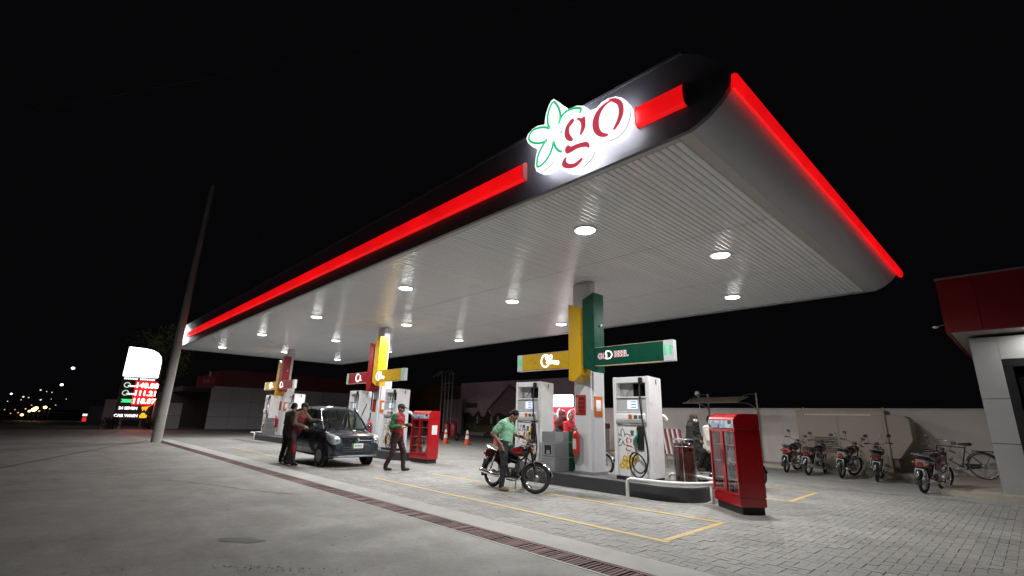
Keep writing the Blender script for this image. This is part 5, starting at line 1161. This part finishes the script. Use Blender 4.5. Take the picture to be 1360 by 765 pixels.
MB().cyl((.1, 9.6, 4.12), (.1, 9.6, 4.55), .05).build('vent_pipe', WHITE, kb)
lw = thing('low_panel_wall', 'low panelled wall beside the dark service entrance', 'wall', (-46, 0, 0))
for z0, z1 in ((0, .98), (1.0, 1.95)): MB().box(-.15, 0, 6.7, 8.15, z0, z1).build('wall_panel', KP, lw, bevel=.01)
ow = thing('outer_boundary_wall', 'dim grey boundary wall far behind the price sign', 'wall', (-62, 0, 0)); MB().box(-.2, 0, 3.5, 22, -.1, 1.6).build('wall_face', mat('outer_wall', (.22, .20, .20), .8), ow)

# mural walls
MW = [mat('mural_sky', (.60, .45, .60), .7, var=.3, scale=.35), mat('mural_cloud', (.74, .55, .60), .7, var=.25, scale=.6), mat('mural_trees', (.06, .05, .04), .8, var=.4, scale=1.5), mat('mural_roof', (.17, .10, .12), .7, var=.2, scale=1), mat('mural_ground', (.11, .11, .06), .8, var=.4, scale=.8), mat('mural_house', (.33, .24, .27), .7, var=.2), mat('mural_path', (.22, .19, .13), .8, var=.3), mat('mural_orange', (.30, .14, .05), .8, var=.5, scale=.5)]
mw = thing('mural_wall', 'tall wall painted with a gabled house under a dusky sky', 'mural wall', (0, 27.3, 0))
MB().box(-35.3, -20, 0, .25, -.1, 4.40).build('wall_face', MW[0], mw)
def flat(nm, poly, mi, y, par): MB().prism(poly, 'y', y-.004, y).build(nm, mi, par)
flat('painted_cloud', [(-35.2, 1.9), (-35.2, 3.2), (-34, 3.0), (-32.8, 3.3), (-31.4, 3.0), (-30.4, 3.4), (-29.6, 3.1), (-28, 3.0), (-25, 2.8), (-21, 3.0), (-21, 1.9)], MW[1], -.001, mw)
flat('painted_house', [(-31.2, 1.9), (-31.2, 2.2), (-28.9, 3.95), (-25.2, 2.1), (-25.2, 1.2), (-31.0, 1.2)], MW[5], -.006, mw)
flat('painted_roof', [(-31.7, 2.05), (-28.95, 4.15), (-24.8, 2.0), (-24.9, 1.85), (-28.95, 3.85), (-31.4, 2.0)], MW[3], -.011, mw)
tr = [(-34.6, .35), (-34.7, 1.6)]
for i in range(34): tr.append((-34.6+.38*i, 1.75+.22*math.sin(i*1.7)+.12*math.sin(i*4.1)))
tr += [(-21.6, .35)]; flat('painted_trees', tr, MW[2], -.011, mw)
flat('painted_field', [(-34.6, .25), (-34.6, 1.0), (-32, .8), (-29, .95), (-25, .8), (-21.6, .9), (-21.6, .25)], MW[4], -.016, mw)
ringp = [(-31.6+1.7*math.cos(a), .85+.55*math.sin(a)) for a in np.linspace(R(110), R(290), 16)]+[(-31.6+1.55*math.cos(a), .85+.47*math.sin(a)) for a in np.linspace(R(290), R(110), 16)]
flat('painted_path', ringp, MW[6], -.021, mw)
for x in (-32.8, -31.0, -30.2, -28.4): flat('painted_figure', [(x-.09, .95), (x-.12, 1.45), (x, 1.65), (x+.12, 1.45), (x+.09, .95)], MW[1], -.021, mw)
flat('painted_sign', [(-34.4, 2.25), (-32.9, 2.25), (-32.9, 2.65), (-34.4, 2.65)], MW[3], -.011, mw)
MB().box(-35.5, -19.8, -.25, .0, -.1, .22).build('base_course', CONC, mw)
m2 = thing('mural_wall', 'far wall painted in brown and orange left of the tank ladder', 'mural wall', (0, 30, 0)); MB().box(-52, -38.5, 0, .25, -.1, 4.5).build('wall_face', MW[7], m2)
flat('painted_spray', [(-43.2, 1.2), (-40.6, 4.3), (-39.3, 4.4), (-39.3, 2.6), (-41.2, 1.2)], mat('mural_spray', (.13, .12, .14), .8, var=.5, scale=1.2), -.001, m2); flat('painted_trees', [(-52, .8), (-52, 3.4), (-49, 3.0), (-46, 2.0), (-42, 1.6), (-38.6, 1.4), (-38.6, .8)], MW[2], -.006, m2)
gt = thing('corrugated_gate', 'pale corrugated sheet gate beside the mural', 'gate', (0, 26.4, 0))
for i in range(9): MB().prism([(-36.6+.3*i, 0), (-36.32+.3*i, 0), (-36.32+.3*i, 2.95), (-36.6+.3*i, 2.95)], 'y', -.02*(i % 2), .05).build('sheet_panel', mat('gate_sheet', (.36, .30, .33), .6, var=.1), gt)
tl = thing('tank_ladder', 'tall grey pipe ladder with hooped top handrails by the gate', 'ladder', (0, 24, 0))
for i, x in enumerate((-33.7, -33.2, -32.7, -32.2)): MB().tube(spline([(x, 0, 0), (x+.02, 0, 4.2), (x-.05, 0, 4.9), (x-.35, 0, 5.1), (x-.9, .05, 4.95), (x-1.4, .1, 4.75)] if i < 2 else [(x, 0, 0), (x, 0, 4.4), (x-.1, 0, 4.95), (x-.35, 0, 5.12), (x-.55, .6, 4.9)], 5), .04, 6).build('handrail', GREYM, tl)
for i in range(11): MB().cyl((-33.68, 0, .4+.4*i), (-33.22, 0, .4+.4*i), .02, n=6).build('rung', GREYM, tl)
MB().cyl((-33.7, 0, 4.1), (-32.2, 0, 4.1), .025, n=6).build('cross_pipe', GREYM, tl)
# cones and fire trolley
CO = mat('cone_orange', (.60, .07, .02), .5); CW = mat('cone_white', (.65, .62, .60), .5)
for (x, y), lab in (((-22.9, 16.8), 'orange and white traffic cone beside the red trolley'), ((-21.3, 17.05), 'orange and white traffic cone in front of the mural'), ((-20.7, 18.6), 'orange and white traffic cone behind the man in the mint shirt')):
    t = thing('traffic_cone', lab, 'traffic cone', (x, y, 0), random.random(), 'traffic cones by the mural')
    MB().box(-.2, .2, -.2, .2, 0, .04).build('base', CO, t, bevel=.01)
    MB().lathe([(.155, .04), (.115, .30)], n=18).build('lower_band', CO, t); MB().lathe([(.115, .30), (.09, .48)], n=18).build('white_band', CW, t); MB().lathe([(.09, .48), (.075, .58)], n=18).build('middle_band', CO, t); MB().lathe([(.075, .58), (.052, .72), (.03, .75)], n=18).build('tip', CW, t)
t = thing('fire_trolley', 'dark red wheeled fire extinguisher trolley near the tank ladder', 'fire trolley', (-25.6, 19.1, 0), R(20))
MB().lathe([(.20, .25), (.22, .35), (.22, .9), (.15, 1.05), (.05, 1.12)], (-.25, 0, 0), n=18).build('cylinder', MAROON, t, ang=50); MB().lathe([(.20, .25), (.22, .35), (.22, .9), (.15, 1.05), (.05, 1.12)], (.25, 0, 0), n=18).build('cylinder', MAROON, t, ang=50)
for x in (-.55, .55): MB().torus((x, 0, .24), .20, .04, 'x').build('wheel', TYRE, t)
MB().tube(spline([(-.3, .15, .5), (-.35, .2, 1.2), (0, .2, 1.3), (.35, .2, 1.2), (.3, .15, .5)], 4), .02, 6).build('push_handle', MAROON, t)
for x, y, lab in ((-27.0, 24.8, 'flat dark stone lying at the foot of the mural'), (-28.9, 25.2, 'rounded dark stone lying at the foot of the mural')):
    b = MB(); b.ell((0, 0, .16), (.55, .3, .2), 10, 6); b.v = [(p[0]*(1+random.uniform(-.1, .1)), p[1]*(1+random.uniform(-.1, .1)), p[2]*(1+random.uniform(-.15, .15))) for p in b.v]; o = b.build('stone', mat('dark_stone', (.05, .045, .045), .9), None); o.location = (x, y, -.03); tag(o, lab, 'stone')

# price sign
ps = thing('price_sign', 'lit roadside price board with blank white top and red digits', 'price sign', (-46.2, 0, 0))
tp = [(4.05, 3.75), (6.20, 3.75), (6.20, 5.0), (6.12, 5.35), (5.9, 5.62), (5.55, 5.80), (5.1, 5.88), (4.05, 5.92)]
MB().prism(tp, 'x', 0, .30).build('white_top', glow('sign_top_white', (1, 1, 1), 3.2), ps, bevel=.03)
bdm = MB().box(0, .25, 4.02, 6.20, .62, 3.74).build('board', mat('price_board', (.05, .008, .012), .35), ps, bevel=.01)
LEDW = glow('led_red_white', (1, .16, .12), 16); TW = glow('sign_text_white', (1, .97, .95), 1.6)
for i in range(18):
    if i != 8: MB().box(.2525, .262, 4.16+.105*i, 4.235+.105*i, 3.52, 3.66).build('header_mark', TW, bdm)
for z, s_, g_ in ((3.12, '140.88', 0), (2.55, '111.21', 0), (1.98, '118.07', 1)):
    text('price_digits', s_, .50, LEDW, bdm, (.258, 5.62, z), EAST, .004, .022, space=1.05)
    if not g_: MB().torus((.26, 4.42, z), .17, .035, 'x', 20, 6).build('product_ring', glow('ring_pale_green', (.55, .75, .6), .9), bdm); text('product_name', 'altron', .2, TW, bdm, (.262, 4.72, z-.06), EAST, .003, .012)
    else: MB().prism([(4.25, z-.12), (4.95, z-.12), (4.85, z), (4.95, z+.12), (4.25, z+.12), (4.35, z)], 'x', .2525, .262).build('product_tag', glow('tag_green', (.05, .8, .25), 1.2), bdm)
MB().box(.2503, .258, 4.9, 6.19, 1.70, 3.45).build('digit_halo', glow('digit_halo_red', (.9, .006, .012), 2.2), bdm)  # glowing sheet stands in for the red halo around the digits
text('service_text', '24 SEVEN', .27, TW, bdm, (.258, 4.78, 1.45), EAST, .003, .012); text('service_text', 'CAR WASH', .27, TW, bdm, (.258, 4.75, .92), EAST, .003, .012)
YI = glow('icon_amber', (1, .48, .02), 1.2)
b = MB(); b.prism([(5.62, 1.38), (5.92, 1.38), (5.98, 1.58), (6.08, 1.62), (6.08, 1.66), (5.94, 1.62), (5.56, 1.58)], 'x', .2525, .262); b.lathe([(.04, .2525), (.04, .262)], (0, 5.68, 1.31), 'x', 10); b.lathe([(.04, .2525), (.04, .262)], (0, 5.86, 1.31), 'x', 10); b.build('cart_icon', YI, bdm)
MB().prism([(5.55, .78), (6.0, .78), (6.0, .98), (5.9, 1.02), (5.84, 1.14), (5.66, 1.14), (5.6, 1.02), (5.55, .98)], 'x', .2525, .262).build('car_icon', YI, bdm)
for y in (4.5, 5.7): MB().box(.05, .2, y-.06, y+.06, -.1, .615).build('leg', GREYM, ps)
for (y0, y1), lab in (((3.35, 3.98), 'grey stone pillar coloured as if lit pink, on the road side of the price sign'), ((6.26, 6.85), 'grey stone pillar coloured as if lit pink, on the forecourt side of the price sign')):
    t = thing('sign_pillar', lab, 'pillar', (-45.7, 0, 0), 0, 'pillars beside the price sign'); MB().box(0, .5, y0, y1, -.1, 1.95).build('pillar_shaft', mat('pillar_stone_pink_lit', (.40, .34, .34), .7), t, bevel=.02); MB().box(-.04, .54, y0-.04, y1+.04, 1.951, 2.03).build('pillar_cap', CONC, t, bevel=.01)  # pink light on the grey stone is mixed into its base colour
LEAF = mat('dark_leaf', (.045, .055, .02), .6, var=.4, scale=3)
def leaves(b, c, r, n, sz):
    for i in range(n):
        u = Vector(np.random.normal(size=3)); u.normalize(); rr = random.random()**.4
        p = Vector(c)+Vector((u.x*r[0], u.y*r[1], u.z*r[2]))*rr; a = Vector(np.random.normal(size=3)).normalized(); q = a.orthogonal().normalized(); s = sz*random.uniform(.6, 1.3)
        b.add([p-a*s, p+q*s*.35, p+a*s, p-q*s*.35], [(0, 1, 2, 3)])
for y, lab in ((3.9, 'dark round shrub at the road-side foot of the price sign'), (6.2, 'dark round shrub at the forecourt-side foot of the price sign')):
    t = thing('shrub', lab, 'shrub', (-45.2, y, 0)); b = MB(); leaves(b, (0, 0, .45), (.6, .6, .5), 500, .09); b.build('foliage', LEAF, t, flat=True); MB().cyl((0, 0, -.15), (0, 0, .4), .04).build('stem', mat('bark', (.06, .045, .035), .9), t)
t = thing('roadside_tree', 'dim leafy tree standing behind the price sign', 'tree', (-51, 6.8, -.2)); b = MB(); b.tube([(0, 0, 0), (.1, .05, 2), (.0, .2, 4.2)], [.18, .14, .08], 8)
for a in range(6):
    th = a*1.05; b.tube(spline([(.05, .1, 2.4+.3*a), (.9*math.cos(th), .9*math.sin(th), 3.6+.4*a), (1.6*math.cos(th), 1.6*math.sin(th), 4.6+.4*a)], 3), [.07]*3+[.05]*2+[.03]*2, 6)
b.build('trunk', mat('bark', (.06, .045, .035), .9), t)
b = MB()
for a in range(34): leaves(b, (random.uniform(-2, 2), random.uniform(-2, 2), random.uniform(4.0, 8.2)), (random.uniform(.5, .9),)*3, 110, .12)
b.build('crown', LEAF, t, flat=True)

# utility pole and cables
pole = thing('utility_pole', 'tall slightly tapering concrete utility pole standing at the drain end', 'pole', (-27.43, 4.12, 0))
MB().tube([(0, 0, -.2), (0, 0, .02), (.15, .05, 6), (.32, .10, 12.6)], [.215, .21, .165, .10], 20).build('shaft', mat('pole_concrete', (.40, .385, .37), .75, var=.15, scale=1.5, bump=.3), pole, ang=60)
MB().tube([(.02, 0, 2.6), (.02, 0, 2.66)], [.205, .205], 20).build('steel_band', GREYM, pole)
CAB = mat('cable_sheath', (.04, .04, .04), .6)
for (p, q), lab in ((((-30, -9.7, 9.4), (6, 12.5, 9.6)), 'thin overhead cable crossing the sky above the canopy'), (((-27.1, 4.2, 12.3), (-60, 30, 12.0)), 'thin overhead cable running away from the utility pole')):
    p, q = Vector(p), Vector(q); o = MB().tube([p.lerp(q, i/12)-Vector((0, 0, .5*math.sin(math.pi*i/12))) for i in range(13)], .006, 5).build('overhead_cable', CAB); tag(o, lab, 'cable')

# far traffic sign and distant street lights
t = thing('distant_sign', 'small far-off sign with white light strip above a red shape', 'sign', (-70, 4.05, 0)); MB().cyl((-.1, 0, -.3), (-.1, 0, 1.2), .06).build('post', GREYM, t)
MB().box(-.05, .05, -.48, .52, .56, .78).build('light_strip', glow('far_strip_white', (.9, .92, 1), 1.6), t); MB().prism([(-.45, -.05), (-.45, .42), (-.15, .42), (.02, .22), (-.1, .02)], 'x', -.05, .05).build('red_shape', glow('far_red', (.9, .03, .02), .9), t)
far = [(97, 489, 'W', 2.2, 'highest far-off white street light left of the price sign'), (82, 511, 'W', 2.0, 'second highest far-off white street light'), (15, 523, 'W', 1.2, 0), (31, 527, 'w', 1.2, 0), (38, 528, 'o', .9, 0), (54, 518, 'w', 1.1, 0), (54, 531, 'w', 1.1, 0), (28, 531, 'w', .6, 0), (69, 521, 'w', .7, 0), (62, 520, 'w', .6, 0), (68, 530, 'w', .5, 0),
       (45, 544, 'A', 3.0, 'brightest amber street light on the far horizon'), (39, 546, 'A', 1.6, 'amber light just beside the brightest amber street light'), (60, 541, 'A', 2.2, 'amber street light nearer the price sign on the far horizon'), (29, 551, 'A', 1.8, 'lowest amber street light on the far horizon'), (6, 544, 'o', .7, 0), (20, 544, 'o', .6, 0), (48, 542, 'A', 2.4, 'amber light overlapping the brightest one on the far horizon'), (52, 546, 'o', 1.0, 0), (34, 543, 'o', .9, 0), (24, 548, 'o', .8, 0), (66, 543, 'o', .8, 0), (42, 538, 'o', .7, 0), (14, 549, 'o', .7, 0), (74, 538, 'w', .6, 0), (88, 530, 'w', .6, 0), (10, 533, 'w', .6, 0)]
FL = {'W': glow('far_lamp_white', (.85, .95, 1), 4), 'w': glow('far_lamp_dim', (.8, .8, .75), 1.2), 'o': glow('far_lamp_orange', (1, .5, .2), 1.2), 'A': glow('far_lamp_amber', (1, .62, .22), 5)}
for px, py, c, s, lab in far:
    d = (fw+rt*((px-680)/638.84)-up*((py-382.5)/638.84)); dist = 230 if py < 540 else 70; p = Vector((0, 0, EYE))+d*(dist/abs(d.x)); p.z = max(p.z, .25)
    t = thing('street_light', lab or 'tiny dim street light on the dark far horizon', 'street light', (p.x, p.y, -.2), 0, 'street lights on the far horizon')
    r = s*dist/638*.62; MB().ell((0, 0, p.z+.2), (r, r*1.1, r*.9), 10, 6).build('lamp_head', FL[c], t, flat=True)
    MB().cyl((-r-.1, 0, 0), (-r-.1, 0, p.z+.2), .03, n=6).build('post', DARK, t)
